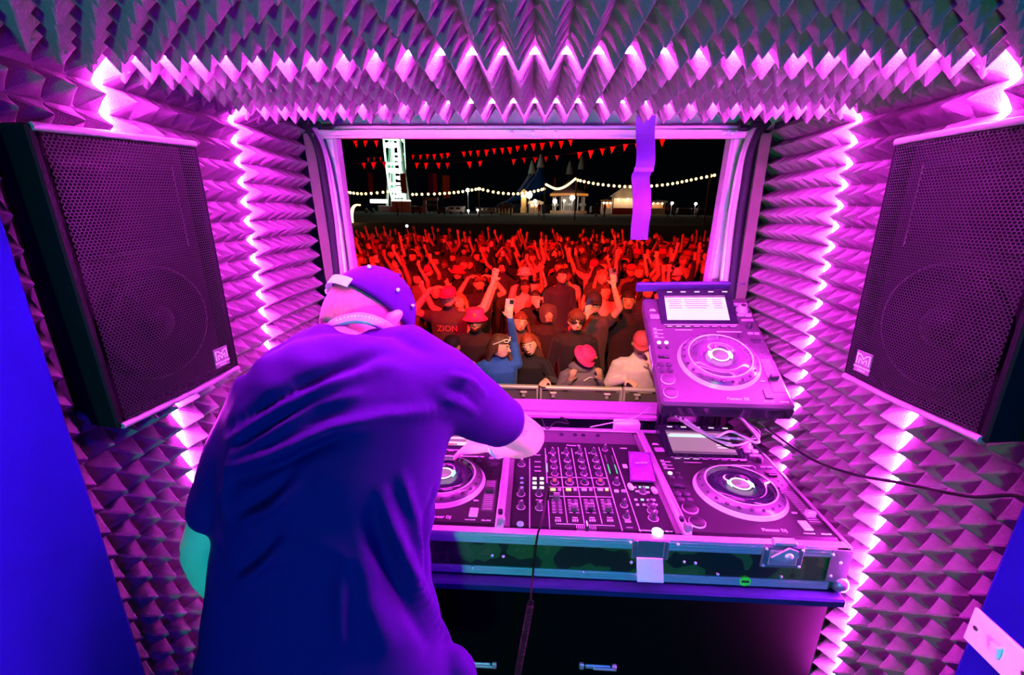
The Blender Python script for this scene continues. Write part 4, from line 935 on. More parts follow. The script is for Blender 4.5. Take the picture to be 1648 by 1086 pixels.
    dome(.0795, .0965, .1065, lambda x, y, z: y < .012 + max(0, z) * .5 and z > -.058 - .02 * abs(x) / .08, 'hair', mat('short_hair', (.28, .16, .14), .75, var=.35, vscale=90, bump=.9, bscale=420), body)
    M_CAP = mat('purple_cap_cotton', (.026, .003, .095), .8, spec=.06, var=.12, vscale=60, bump=.35, bscale=500)
    cap = dome(.0855, .1030, .1090, lambda x, y, z: z > .014 + .10 * y * (1 if y > 0 else .1) - (.0), 'cap', M_CAP, body, 48, 32, (0, .002, .006), .006)
    # brim: curved plate forward
    bm = MB(); top = []
    for j in range(7):
        t = j / 6; row = []
        for i in range(13):
            a = math.radians(-78 + 13 * i); r = 1 + .72 * t * math.cos(a) ** .8 if math.cos(a) > 0 else 1
            x, y = .0875 * math.sin(a) * (1 + .06 * t), .104 * math.cos(a) * r; row.append(H(x, y, .026 - .012 * t - .05 * (abs(x) / .09) ** 2 * (.4 + t)))
        top.append(row)
    bm.loft(top, closed=False, cap=False); bm.loft([[p - Ud * .0035 for p in r][::-1] for r in top], closed=False, cap=False); bm.build('cap_brim', M_CAP, cap)
    # white adjuster strap across the back and its buckle, eyelets
    M_STRAP = mat('white_strap', (.88, .85, .9), .5, var=.03); st_ = []
    for i in range(17):
        a = math.radians(-158 + 88 * i / 16); st_.append([H(.0915 * math.cos(a), .002 + .1095 * math.sin(a), zz) for zz in (.006, .026)])
    sm = MB(); sm.loft(st_, closed=False, cap=False); sm.loft([[p + (p - hc).normalized() * .002 for p in r] for r in st_], closed=False, cap=False); sm.build('adjuster_strap', M_STRAP, cap)
    a = math.radians(-140); bc = H(.093 * math.cos(a), .002 + .112 * math.sin(a), .016); MB().box(bc, (.016, .005, .028), rot=HR @ rotm('Z', -50), bev=.002).build('strap_buckle', M_CHROME, cap)
    for aa, zz in ((-20, .062), (12, .060), (-75, .075)):
        a = math.radians(aa); k = math.sqrt(max(0, 1 - ((zz - .006) / .113) ** 2)); MB().sphere(H(.0890 * k * math.cos(a), .002 + .107 * k * math.sin(a), zz), .0042, 10, 6).build('eyelet', M_STRAP, cap)
    MB().sphere(H(0, .002, .1195), (.008, .008, .004), 12, 6).build('top_button', M_CAP, cap)
    # ---- headphones hung round the neck
    hp = empty('headphones', neck0); tag(hp, 'purple headphones with white lettering hung round the DJ\'s neck', 'headphones')
    hpp = lambda n, mb, m: cpart(hp, n, mb, m)
    arc = [g(500, 562, .850), g(512, 545, .820), g(532, 524, .795), g(562, 513, .782), g(590, 513, .780), g(618, 524, .795), g(645, 546, .820), g(660, 566, .850)]
    arc = smooth_path(arc, 5); nb = []
    for i, p in enumerate(arc):
        d = (arc[min(i + 1, len(arc) - 1)] - arc[max(i - 1, 0)]).normalized(); o_ = Vector((0, -.75, .66)); w2 = d.cross(o_).normalized(); n2 = w2.cross(d)
        nb.append([p + w2 * a * .0105 + n2 * b * .005 for a, b in ((-1, -.6), (-.6, -1), (.6, -1), (1, -.6), (1, .6), (.6, 1), (-.6, 1), (-1, .6))])
    hpp('headband', MB().loft(nb), mat('grey_plastic', (.42, .40, .44), .3, var=.05))
    pl = MB(); seg = nb[11:27]
    rows_ = []
    for r in seg: 
        c = sum(r, Vector()) / 8; rows_.append([c + (r[1] - c) * 1.02 + (r[2] - r[1]) * q_ + (r[2] - c).normalized() * .0 for q_ in (.25, .75)])
    o_f = Vector((0, -.0012, .0006)); 
    for i in range(0, len(rows_) - 1):
        if i % 4 == 3: continue
        a, b = rows_[i], rows_[i + 1]; pl.add([p + o_f for p in (a[0], a[1], b[1], b[0])], [(0, 1, 2, 3)])
    # lettering as little white dashes along the band
    q2 = MB()
    for i in range(12, 27):
        c = sum(nb[i], Vector()) / 8; q2.sphere(c + Vector((0, -.0045, .0050)), (.0022, .0014, .0030), 6, 4)
    hpp('band_lettering', q2, M_STRAP).__setitem__('kind', 'stuff')
    for u_, v_, y_ in ((492, 606, .895), (672, 608, .895)):
        c = g(u_, v_, y_); hpp('ear_cup', MB().cyl(c + Vector((-.022, 0, 0)), c + Vector((.022, 0, 0)), .038, n=20), mat('grey_plastic', (.42, .40, .44), .3, var=.05))
    # tattoo on the forearm and a ring of beads at the wrist
    tm_ = BVHTree.FromPolygons([tuple(v) for v in co_of(me)], [tuple(p.vertices) for p in me.polygons])
    tt = MB()
    for k in range(16):
        u_, v_ = 841 + 7.5 * math.cos(k * 2.4) * (k / 16) ** .5, 696 + 7 * math.sin(k * 2.4) * (k / 16) ** .5; h_ = tm_.ray_cast(CAMLOC, ray(u_, v_).normalized())
        if h_[0] is not None: tt.sphere(h_[0], (.0016, .0016, .0012), 6, 4)
    if tt.v: o = tt.build('tattoo', mat('tattoo_ink', (.20, .07, .13), .6, var=.1), body); o['kind'] = 'stuff'
    wdir = (WR_R - EL_R).normalized(); u = wdir.orthogonal().normalized(); v = wdir.cross(u); c = WR_R.lerp(EL_R, .12)
    MB().tube([c + (u * math.cos(t) + v * math.sin(t)) * .031 for t in [2 * math.pi * k / 20 for k in range(21)]], .0045, 8, cap=False).build('bracelet', M_CHROME, body)
    return body
dj()
# ================================================================== outside: ground, barrier, crowd
GZ = -.90                                          # grass level below the van floor
GF = GZ + 1.6                                      # the fairground stands a bank higher
M_GRASS = mat('night_grass', (.006, .006, .004), .95, var=.5, vscale=3, bump=.8, bscale=40)
bpy_ground = MB().add([(x_, y_, z_) for y_, z_ in ((1.8, GZ), (18, GZ), (30, GF - .02), (320, GF - .02)) for x_ in (-160, 160)], [(0, 1, 3, 2), (2, 3, 5, 4), (4, 5, 7, 6)]).build('ground', M_GRASS); bpy_ground['kind'] = 'structure'
st('trim_4', MB().box((0, 1.50, -.47), (1.62, .10, .86)), M_BLACK)
def mesh_panel_mat():
    m = mat('perforated_steel', (.5, .5, .5), .4, .6, var=0); nt, b = nodes_of(m); tc = nt.nodes.new('ShaderNodeTexCoord'); ck = nt.nodes.new('ShaderNodeTexBrick')
    ck.inputs['Scale'].default_value = 60; ck.inputs['Mortar Size'].default_value = .03; ck.inputs['Color1'].default_value = (.05, .04, .04, 1); ck.inputs['Color2'].default_value = (.07, .05, .05, 1); ck.inputs['Mortar'].default_value = (.52, .52, .52, 1)
    mp_ = nt.nodes.new('ShaderNodeMapping'); mp_.inputs['Rotation'].default_value = (math.pi / 2, 0, 0); nt.links.new(tc.outputs['Object'], mp_.inputs[0]); nt.links.new(mp_.outputs[0], ck.inputs['Vector']); nt.links.new(ck.outputs[0], b.inputs['Base Color']); return m
M_PERF = mesh_panel_mat(); M_BARR = mat('barrier_steel', (.62, .62, .62), .4, .5, var=.08)
YB = 3.42; ZBAR = CZ - 1.44
bl = ['perforated steel crowd barrier in front of the girl in the blue jacket', 'perforated steel crowd barrier in front of the pink bucket hat', 'perforated steel crowd barrier in front of the white sleeved person']
for k, xc in enumerate((-.28, .42, 1.12)):
    r = empty('crowd_barrier', (xc, YB, GZ)); tag(r, bl[k], 'barrier', 'crowd barriers below the hatch')
    q = lambda n, mb, m: mb.build(n, m, r)
    H_ = ZBAR - GZ
    q('top_rail', MB().box((0, 0, H_ - .015), (.69, .05, .03), bev=.008), M_BARR); q('mesh_panel', MB().box((0, .005, H_ / 2 + .0), (.66, .006, H_ - .10)), M_PERF); q('lower_rail', MB().box((0, 0, .10), (.69, .05, .04), bev=.006), M_BARR)
    for s in (-.23, .22): q('bracket', MB().box((s, -.018, H_ - .055), (.055, .03, .012), bev=.003).box((s, -.012, H_ - .075), (.03, .02, .05), bev=.003), M_BARR)
    for s in (-.335, .335): q('upright', MB().box((s, 0, H_ / 2), (.018, .045, H_), bev=.004), M_BARR)

# ---- generic spectator, standing at the origin, facing -y, 1.70 m tall
M_HAIRS = [mat('hair_dark', (.018, .012, .010), .6, var=.3, vscale=60, bump=.5, bscale=300), mat('hair_brown', (.09, .035, .018), .6, var=.3, vscale=60, bump=.5, bscale=300), mat('hair_auburn', (.22, .06, .02), .55, var=.3, vscale=60, bump=.5, bscale=300), mat('hair_fair', (.38, .22, .10), .6, var=.3, vscale=60, bump=.5, bscale=300)]
TOPC = {'black': (.006, .006, .007), 'charcoal': (.04, .04, .045), 'grey': (.16, .14, .15), 'white': (.62, .55, .52), 'pale pink': (.60, .40, .42), 'blue': (.012, .10, .42), 'red': (.45, .03, .03), 'navy': (.02, .025, .07), 'green': (.04, .10, .05), 'yellow': (.65, .36, .02)}
M_TOP = {k: mat('top_' + k.replace(' ', '_'), v, .8, var=.2, vscale=25, bump=.5, bscale=60, sheen=.1) for k, v in TOPC.items()}
M_TROU = mat('dark_trousers', (.015, .016, .025), .85, var=.2); M_EYE = mat('eye_white', (.8, .78, .75), .3, var=0); M_IRIS = mat('eye_dark', (.012, .009, .008), .2, var=0); M_LIP = mat('lips', (.42, .12, .10), .45, var=.1); M_TEETH = mat('teeth', (.85, .82, .75), .35, var=0)
ARM = {  # elbow, wrist, finger direction, palm normal, curl   (for the +x side; mirrored for the other)
    'down': ((.24, .02, 1.13), (.25, -.06, .89), (0, -.2, -1), (-1, 0, 0), .4),
    'up': ((.27, -.08, 1.58), (.22, -.14, 1.83), (-.05, -.1, 1), (0, -1, .1), .15),
    'upout': ((.36, -.06, 1.52), (.46, -.10, 1.77), (.25, -.1, 1), (0, -1, .1), .12),
    'fist': ((.26, -.12, 1.55), (.20, -.16, 1.80), (0, -.1, 1), (-.3, -1, 0), 1.3),
    'wave': ((.33, -.10, 1.44), (.24, -.17, 1.68), (-.3, -.1, 1), (0, -1, 0), .2),
    'head': ((.32, -.16, 1.48), (.16, -.10, 1.70), (-1, .3, .2), (-.2, .2, -1), .5),
    'phone': ((.25, -.20, 1.36), (.12, -.36, 1.53), (-.1, -.1, 1), (0, 1, .1), .75),
    'phonehi': ((.24, -.18, 1.58), (.14, -.28, 1.82), (-.1, -.1, 1), (0, 1, 0), .75),
    'phonev': ((.14, .11, 1.61), (.10, .02, 1.85), (-.1, -.1, 1), (0, 1, 0), .75),
    'rail': ((.27, .00, 1.19), (.15, -.15, 1.315), (-.45, -.85, .02), (0, 0, -1), .25),
    'raillow': ((.27, .00, 1.175), (.15, -.15, 1.287), (-.45, -.85, .02), (0, 0, -1), .25),
    'railfar': ((.26, -.15, 1.25), (.20, -.39, 1.365), (-.25, -.95, .02), (0, 0, -1), .25),
    'sign': ((.27, -.02, 1.18), (.17, -.14, 1.36), (-.2, -.25, 1), (-.2, .9, 0), .5),
    'mouth': ((.22, -.20, 1.22), (.06, -.20, 1.44), (-.2, .1, 1), (-.3, .8, 0), .7),
    'chest': ((.24, -.10, 1.14), (.10, -.27, 1.28), (-.5, -.2, .8), (-.2, .9, 0), .9)}
def spectator(ra, la, head_tilt=(0, 0, 0), girl=False, open_mouth=False, bulk=1.0, lean=0.0, sleeve='long', vox=.0135):
    """returns mesh (slots skin, top, trousers, eye white, dark, lips, teeth) and the head frame"""
    F = Fig(); b = bulk * (.92 if girl else 1)
    ly = lambda z: -lean * max(0, z - .9)
    V = lambda x, y, z: Vector((x, y + ly(z), z))
    for s in (-1, 1):
        F.limb([V(s * .085, 0, .92), V(s * .095, -.01, .50), V(s * .10, .02, .09)], [.085, .055, .045], 2, 10)
        F.limb([V(s * .10, .04, .04), V(s * .105, -.06, .035), V(s * .11, -.15, .03)], [.042, .042, .032], 2, 8)
    F.limb([V(0, 0, .88), V(0, 0, 1.02), V(0, -.005, 1.20), V(0, 0, 1.36), V(0, .005, 1.44)], [.165 * b, .155 * b, .175 * b, .185 * b, .10], 1, 16, squash=.62, up=(1, 0, 0))
    F.limb([V(-.155 * b, 0, 1.395), V(.155 * b, 0, 1.395)], [.062, .062], 1, 10)
    F.limb([V(0, .005, 1.40), V(0, -.01, 1.53)], [.052, .050], 0, 10)
    rx = rotm('Z', head_tilt[2]) @ rotm('X', head_tilt[0]) @ rotm('Y', head_tilt[1]); hc = V(0, -.025, 1.60)
    Hd = lambda x, y, z: hc + rx @ Vector((x, y, z))
    F.ball(hc, (.074, .092, .100), 0, rx); F.ball(Hd(0, -.028, -.052), (.052, .060, .056), 0, rx)
    F.limb([Hd(0, -.084, .010), Hd(0, -.108, -.022)], [.011, .0165], 0, 8)
    for s in (-1, 1): F.ball(Hd(s * .077, .005, -.012), (.012, .018, .028), 0, rx)
    for s, key in ((1, ra), (-1, la)):
        e, w_, d, n, c = ARM[key]; m_ = lambda p: Vector((p[0] * s, p[1], p[2]))
        sh = V(s * .175 * b, 0, 1.39); e_ = V(*m_(e)); ww = V(*m_(w_))
        F.limb([sh, sh.lerp(e_, .5), e_], [.060, .052, .046] if sleeve != 'bare' else [.056, .044, .038], 1 if sleeve != 'bare' else 0, 10)
        if sleeve == 'bare': F.limb([sh, sh.lerp(e_, .42)], [.064, .058], 1, 10)
        F.limb([e_, e_.lerp(ww, .35), ww], [.044, .043, .036] if sleeve == 'long' else [.038, .037, .026], 1 if sleeve == 'long' else 0, 10)
        F.limb([e_.lerp(ww, .9), ww], [.027, .026], 0, 8)
        hand(F, ww, m_(d), m_(n), 1.0, c, -s if key in ('down',) else s, 0)
    me = remesh(F.mb, vox, 3, 'person'); F.labels(me)
    # face details
    fb = MB()
    for s in (-1, 1):
        fb.sphere(Hd(s * .032, -.083, .012), (.0135, .007, .0085), 8, 6, 3, rx); fb.sphere(Hd(s * .032, -.0885, .012), (.0062, .004, .0065), 8, 5, 4, rx)
        fb.tube([Hd(s * .016, -.092, .030), Hd(s * .033, -.092, .035), Hd(s * .050, -.082, .029)], [.0025, .0036, .002], 6, 4)
    if open_mouth:
        fb.sphere(Hd(0, -.083, -.058), (.026, .010, .017), 12, 7, 5, rx); fb.sphere(Hd(0, -.089, -.059), (.020, .007, .011), 10, 6, 4, rx); fb.box(Hd(0, -.0945, -.0515), (.028, .003, .006), 6, rot=rx)
    else:
        fb.sphere(Hd(0, -.084, -.0555), (.024, .008, .0045), 10, 6, 5, rx); fb.sphere(Hd(0, -.084, -.0635), (.020, .008, .0055), 10, 6, 5, rx)
    bm = bmesh.new(); bm.from_mesh(me); n0 = len(bm.faces)
    vs = [bm.verts.new(p) for p in fb.v]
    for f, mi in zip(fb.f, fb.m):
        try: q = bm.faces.new([vs[i] for i in f])
        except ValueError: continue
        q.material_index = mi; q.smooth = True
    bm.to_mesh(me); bm.free()
    for m_ in (M_SKIN, M_TOP['black'], M_TROU, M_EYE, M_IRIS, M_LIP, M_TEETH): me.materials.append(m_)
    me.polygons.foreach_set('use_smooth', [True] * len(me.polygons))
    return me, (hc, rx)
def hair_mesh(frame_, style, seed=0):
    hc, rx = frame_; Hd = lambda x, y, z: hc + rx @ Vector((x, y, z)); mb = MB(); rr = random.Random(seed)
    nu, nv = 22, 14; G = {}; k = .006 if style == 'short' else .012
    for j in range(nv + 1):
        for i in range(nu):
            th = math.pi * j / nv; ph = 2 * math.pi * i / nu; wob = 1 + .05 * math.sin(5 * ph + seed) * math.sin(3 * th + seed)
            G[i, j] = Vector(((.074 + k * 1.3) * math.sin(th) * math.cos(ph) * wob, (.092 + k) * math.sin(th) * math.sin(ph) * wob + .004, (.100 + k * 1.5) * math.cos(th) * wob + .004))
    for j in range(nv):
        for i in range(nu):
            q = [G[i, j], G[(i + 1) % nu, j], G[(i + 1) % nu, j + 1], G[i, j + 1]]; c = sum(q, Vector()) / 4
            if c.z > (.062 - .25 * max(0, -c.y - .03) if c.y < -.03 else (-.01 if abs(c.x) > .05 and c.y < .015 else -.062)) or (c.y < -.03 and c.z > .058):
                mb.add([Hd(*p) for p in q], [(3, 2, 1, 0)], 0, True)
    if style == 'fringe':
        for i in range(9):
            a = -1.0 + 2.0 * i / 8; mb.tube([Hd(.06 * a, -.075, .085), Hd(.072 * a, -.098 + .02 * abs(a), .055), Hd(.078 * a + .01 * rr.uniform(-1, 1), -.097 + .02 * abs(a), .030)], [.014, .013, .004], 6)
    if style == 'long':
        for i in range(11):
            a = math.pi * (-.05 + 1.1 * i / 10); x, y = .078 * math.cos(a), .030 + .062 * math.sin(a); L = rr.uniform(.24, .33)
            mb.tube([Hd(x * .8, y * .8, .06), Hd(x * 1.12, y * 1.05, -.02), hc + Vector((x * 1.35, y * 1.15 + .01, -.12)), hc + Vector((x * 1.45 + rr.uniform(-.015, .015), y * 1.1 + rr.uniform(-.01, .015), -L))], [.020, .025, .024, .008], 7)
    if style == 'bob':
        for i in range(11):
            a = math.pi * (-.02 + 1.04 * i / 10); x, y = .078 * math.cos(a), .025 + .064 * math.sin(a)
            mb.tube([Hd(x * .8, y * .8, .06), Hd(x * 1.14, y * 1.05, -.02), Hd(x * 1.22, y * 1.05, -.085 + rr.uniform(-.01, .01))], [.020, .026, .010], 7)
    return mb
def bucket_hat(frame_, tilt=0):
    hc, rx = frame_; mb = MB()
    prof = [(.128, .020), (.126, .014), (.098, .052), (.090, .060), (.086, .115), (.070, .128), (.001, .131)]
    rot = rx @ rotm('X', tilt)
    rings = [[hc + rot @ Vector((r * math.cos(t), r * 1.1 * math.sin(t), z)) for t in [2 * math.pi * k / 28 for k in range(28)]] for r, z in prof]
    mb.loft(rings); return mb
def peaked_cap(frame_, back=False):
    hc, rx = frame_; mb = MB(); Hd = lambda x, y, z: hc + rx @ Vector((x, y, z)); s = 1 if back else -1
    rings = [[Hd(.084 * r * math.cos(t), .102 * r * math.sin(t), z) for t in [2 * math.pi * k / 24 for k in range(24)]] for r, z in ((1, .035), (1.0, .060), (.85, .096), (.5, .117), (.02, .122))]
    mb.loft(rings); q = []
    for i in range(11):
        a = math.radians(-65 + 13 * i); q.append([Hd(.082 * math.sin(a), s * .098 * math.cos(a), .040), Hd(.086 * math.sin(a), s * (.098 * math.cos(a) + .075 * math.cos(a)), .030), Hd(.086 * math.sin(a), s * (.098 * math.cos(a) + .075 * math.cos(a)), .026), Hd(.082 * math.sin(a), s * .098 * math.cos(a), .034)])
    mb.loft(q); return mb
def set_mats(o, skin, top, trou=None):
    for i, m_ in ((0, skin), (1, top), (2, trou or M_TROU)):
        o.material_slots[i].link = 'OBJECT'; o.material_slots[i].material = m_
def stand(o, u, v, y, rz=0, hc=1.60):
    """feet on the grass; the head centre lands on the sight line (u, v) at distance y"""
    p = at_y(u, v, y); s = (p.z - GZ) / hc; o.location = (p.x, p.y, GZ); o.scale = (s, s, s); o.rotation_euler = (0, 0, math.radians(rz)); return s
M_PHONEB = mat('phone_glass', (.02, .02, .03), .12, var=0, coat=.5); M_PHONEC = mat('phone_case', (.30, .45, .45), .3, var=.1); G_PHONE = glow('phone_screen', (.45, .55, .9), .5)
def phone(p, rot, label, m=None, lens=True):
    r = empty('mobile_phone', Matrix.Translation(p) @ rot.to_4x4()); tag(r, label, 'phone', 'phones held up in the crowd')
    MB().box((0, 0, 0), (.074, .009, .150), bev=.004).build('phone_body', m or M_PHONEC, r)
    if lens: MB().box((.016, -.006, .050), (.034, .003, .036), bev=.001).build('camera_bump', M_PHONEB, r)
    MB().box((0, .0052, 0), (.066, .001, .140)).build('screen', G_PHONE, r)
    return r
def arm_tip(o, key, s, lean=0):
    e, w_, d, n, c = ARM[key]; p = Vector((w_[0] * s, w_[1] - lean * max(0, w_[2] - .9), w_[2])) + Vector((d[0] * s, d[1], d[2])).normalized() * .11 + Vector((n[0] * s, n[1], n[2])).normalized() * .018
    return Matrix.Translation(o.location) @ o.rotation_euler.to_matrix().to_4x4() @ Matrix.Diagonal((*o.scale, 1)) @ p

def person(mesh_fr, u, v, y, rz, skin, top, label, hair=None, hat=None, group='people at the barrier', hairm=0, hatm=None, seed=1):
    me, fr = mesh_fr; o = link('person', me); set_mats(o, skin, top); stand(o, u, v, y, rz, fr[0].z); tag(o, label, 'person', group)
    if hair: hair_mesh(fr, hair, seed).build('hair', M_HAIRS[hairm], o)
    if hat: hat(fr).build('hat', hatm, o)
    return o
M_PINKHAT = mat('pink_felt', (.85, .03, .25), .7, var=.08, vscale=30); M_REDHAT = mat('red_cotton', (.60, .06, .10), .75, var=.1); M_BLACKHAT = mat('black_cotton', (.014, .014, .016), .8, var=.1)
MBX = lambda fr: (lambda x, y, z: fr[0] + fr[1] @ Vector((x, y, z)))
# blue jacket girl, face turned to her friend, phone held high
s1 = spectator('phonev', 'rail', (8, 0, 62), True, False, 1.05, .10, vox=.010)
p1 = person(s1, 803, 552, 3.66, 8, M_SKIN, M_TOP['blue'], 'girl in a blue jacket with white sunglasses pushed into her long hair', 'long', None, hairm=1, seed=3)
Hd = MBX(s1[1]); g1 = MB()
for s in (-1, 1): g1.tube([Hd(s * .010, -.082, .088), Hd(s * .038, -.080, .098), Hd(s * .062, -.060, .096), Hd(s * .060, -.066, .074), Hd(s * .036, -.088, .070), Hd(s * .012, -.090, .078), Hd(s * .010, -.082, .088)], .0055, 6); g1.tube([Hd(s * .064, -.058, .090), Hd(s * .086, -.01, .060), Hd(s * .088, .03, .035)], .0050, 6)
g1.tube([Hd(-.012, -.088, .082), Hd(.012, -.088, .082)], .005, 6); g1.build('sunglasses', M_WHITE_PL, p1)
phone(arm_tip(p1, 'phonev', 1, .10), rotm('Z', 12) @ rotm('Y', 6), 'phone in a grey-green case held up by the girl in blue')
# laughing friend in black
s2 = spectator('railfar', 'down', (6, -14, -6), True, True, 1.0, .10, vox=.010)
p2 = person(s2, 853, 550, 3.91, -4, M_SKIN, M_TOP['black'], 'laughing auburn-haired girl in a black top leaning on the barrier', 'bob', None, hairm=2, seed=5)
Hd = MBX(s2[1]); MB().lathe([(.008, 0), (.010, .003), (.008, .006)], 12, Hd(-.082, 0, -.045)).build('earring', M_ALU, p2)
# grey hoodie with drooping pink hat
s3 = spectator('sign', 'sign', (38, 0, 30), False, False, 1.08, .10, vox=.010)
p3 = person(s3, 935, 570, 3.88, 12, M_SKIN2, M_TOP['grey'], 'person in a grey hoodie and bright pink bucket hat looking down', 'short', lambda fr: bucket_hat(fr, 6), hatm=M_PINKHAT)
fr = s3[1]; MB().tube([Vector((.11, -.150, 1.37)), Vector((.06, -.166, 1.385)), Vector((-.01, -.176, 1.35))], .007, 6).build('hood_cord', M_WHITE_PL, p3)
Hd = MBX(s3[1]); hv = MB(); hv.sphere(fr[0] + Vector((0, .06, -.135)), (.15, .11, .07), 16, 9); hv.build('hood', M_TOP['grey'], p3)
MB().sphere(Hd(.050, -.090, .095), (.018, .006, .016), 10, 6).build('hat_patch', M_TOP['yellow'], p3)
# sunglasses lad behind
s4 = spectator('down', 'down', (4, 0, 4), False, False, 1.0, .0, vox=.011)
p4 = person(s4, 927, 515, 4.20, 0, M_SKIN, M_TOP['black'], 'man in narrow black wraparound sunglasses behind the pink bucket hat', 'fringe', None, hairm=1, seed=2)
Hd = MBX(s4[1]); sg = MB()
for s in (-1, 1): sg.add([Hd(s * .004, -.1045, .024), Hd(s * .062, -.090, .026), Hd(s * .070, -.080, .012), Hd(s * .040, -.100, -.002), Hd(s * .008, -.106, .006), Hd(s * .004, -.1005, .024), Hd(s * .062, -.086, .026), Hd(s * .070, -.076, .012), Hd(s * .040, -.096, -.002), Hd(s * .008, -.102, .006)], [(0, 1, 2, 3, 4), (9, 8, 7, 6, 5), (0, 5, 6, 1), (1, 6, 7, 2), (2, 7, 8, 3), (3, 8, 9, 4), (4, 9, 5, 0)]); sg.tube([Hd(s * .066, -.080, .020), Hd(s * .084, .0, .012)], .003, 6)
sg.build('sunglasses', M_PHONEB, p4)
# right: pale sleeves, red cap, hand at the mouth
s5 = spectator('mouth', 'raillow', (14, 6, -18), False, False, 1.1, .08, vox=.010)
p5 = person(s5, 1028, 549, 3.75, 4, M_SKIN, M_TOP['white'], 'person in a white and pink top with a red cap, hand raised to the mouth', 'short', lambda fr: peaked_cap(fr), hatm=M_REDHAT)
# red lit man in tall pink bucket hat
s6 = spectator('down', 'down', (2, 0, 0), False, False, 1.05, 0, vox=.011)
p6 = person(s6, 765, 515, 4.15, 4, M_SKIN2, M_TOP['black'], 'bearded man in black wearing an upright pink bucket hat with a small emblem', 'short', lambda fr: bucket_hat(fr, -4), hatm=M_PINKHAT)
Hd = MBX(s6[1]); MB().sphere(Hd(0, -.104, .088), (.014, .004, .016), 10, 6).build('hat_emblem', M_TOP['yellow'], p6)
bd = MB(); bd.sphere(Hd(0, -.035, -.072), (.052, .058, .042), 14, 9); bd.build('beard', M_HAIRS[0], p6)
# others of the second rank
s7 = spectator('down', 'down', (2, 6, 10), True, False, 1.0, 0, vox=.012)
person(s7, 838, 517, 4.52, 0, M_SKIN, M_TOP['charcoal'], 'long-haired woman peering out behind the laughing girl', 'long', None, hairm=1, seed=8)
s8 = spectator('down', 'down', (0, 0, 8), False, False, 1.05, 0, vox=.012)
p8 = person(s8, 882, 506, 4.98, 3, M_SKIN2, M_TOP['black'], 'man in a dark hood standing behind the laughing girl', None, None)
hd = MB(); hc, rx = s8[1]; hd.lathe([(.090, -.10), (.112, -.04), (.112, .05), (.090, .11), (.03, .135), (.001, .137)], 20, hc + Vector((0, .035, 0))); hd.build('hood', M_TOP['charcoal'], p8)
s9 = spectator('phone', 'down', (4, 0, 0), False, False, 1.0, 0, vox=.012)
p9 = person(s9, 862, 479, 5.66, -14, M_SKIN, M_TOP['black'], 'man in black filming with a phone turned sideways', 'short', None, hairm=0)
phone(arm_tip(p9, 'phone', 1), rotm('Z', 0) @ rotm('Y', 84), 'phone turned sideways in front of the man in black', mat('phone_case_pink', (.55, .28, .30), .3, var=.1))
s10 = spectator('upout', 'head', (0, 0, 0), False, False, 1.05, 0, 'bare', vox=.012)
p10 = person(s10, 722, 478, 4.60, 0, M_SKIN, M_TOP['charcoal'], 'person in a printed black T-shirt with both arms bent over the head', 'short', lambda fr: peaked_cap(fr), hatm=M_PINKHAT)
o = link('print', text_mesh('ZION', .085, mat('shirt_print', (.45, .10, .16), .7, var=.1)), p10); o.matrix_local = frame((0, -.122, 1.30), (1, 0, 0), (0, 0, 1), (0, -1, 0))
s11 = spectator('phonehi', 'phone', (0, 0, 0), False, False, 1.0, 0, 'bare', vox=.012)
p11 = person(s11, 955, 487, 4.70, 2, M_SKIN, M_TOP['charcoal'], 'man in a dark cap with one bare forearm raised beside the sunglasses lad', 'short', lambda fr: peaked_cap(fr), hatm=M_BLACKHAT)
phone(arm_tip(p11, 'phonehi', 1), rotm('Z', -8) @ rotm('Y', -12), 'purple cased phone held above the man in a dark cap', mat('phone_case_purple', (.10, .05, .30), .3, var=.1))
phone(arm_tip(p11, 'phone', -1), rotm('Z', 10) @ rotm('Y', 20), 'dark blue phone held in front of the man in a dark cap', mat('phone_case_blue', (.02, .05, .18), .3, var=.1))
s12 = spectator('down', 'down', (0, 0, -8), False, False, 1.08, 0, vox=.012)
person(s12, 1010, 484, 4.90, 0, M_SKIN2, M_TOP['black'], 'dark-haired man in black in front of the raised player', 'short', None, hairm=0)
s13 = spectator('rail', 'down', (0, 0, 0), False, False, 1.1, 0, vox=.012)
person(s13, 728, 556, 3.80, 0, M_SKIN, M_TOP['yellow'], 'person in a yellow jacket half hidden by the DJ\'s shoulder', 'short', lambda fr: peaked_cap(fr), hatm=M_BLACKHAT)

# ---- the mass of the crowd: a dozen poses, copied
POSE = [('down', 'down', 'standing with arms down'), ('up', 'down', 'raising one open hand'), ('up', 'up', 'raising both arms straight up'), ('fist', 'down', 'punching one fist into the air'), ('upout', 'upout', 'spreading both arms high'), ('phonehi', 'down', 'filming with a lifted phone'),
        ('wave', 'down', 'waving a bent arm'), ('head', 'head', 'with both hands on the head'), ('fist', 'fist', 'shaking both fists overhead'), ('down', 'down', 'cheering open-mouthed'), ('chest', 'down', 'with one hand at the chest'), ('wave', 'upout', 'swaying both bent arms')]
VAR = []
for i, (a, b, d) in enumerate(POSE):
    me_fr = spectator(a, b, (random.uniform(-6, 6), random.uniform(-6, 6), random.uniform(-18, 18)), i in (1, 4, 6, 9), i in (2, 4, 9), random.uniform(.95, 1.1), 0, 'bare' if i % 2 else 'long', .0155)
    sty = ['short', 'long', 'fringe', 'short', 'long', 'short', 'bob', 'fringe', 'short', 'long', 'short', 'bob'][i]
    hm = hair_mesh(me_fr[1], sty, i).mesh('hair', M_HAIRS[0]); hats = bucket_hat(me_fr[1]).mesh('hat', M_BLACKHAT) if i % 2 == 0 else peaked_cap(me_fr[1]).mesh('hat', M_BLACKHAT)
    VAR.append((me_fr, hm, hats, d, a))
rc = random.Random(11); topn = ['black', 'black', 'black', 'charcoal', 'grey', 'white', 'red', 'navy', 'pale pink', 'charcoal', 'green']
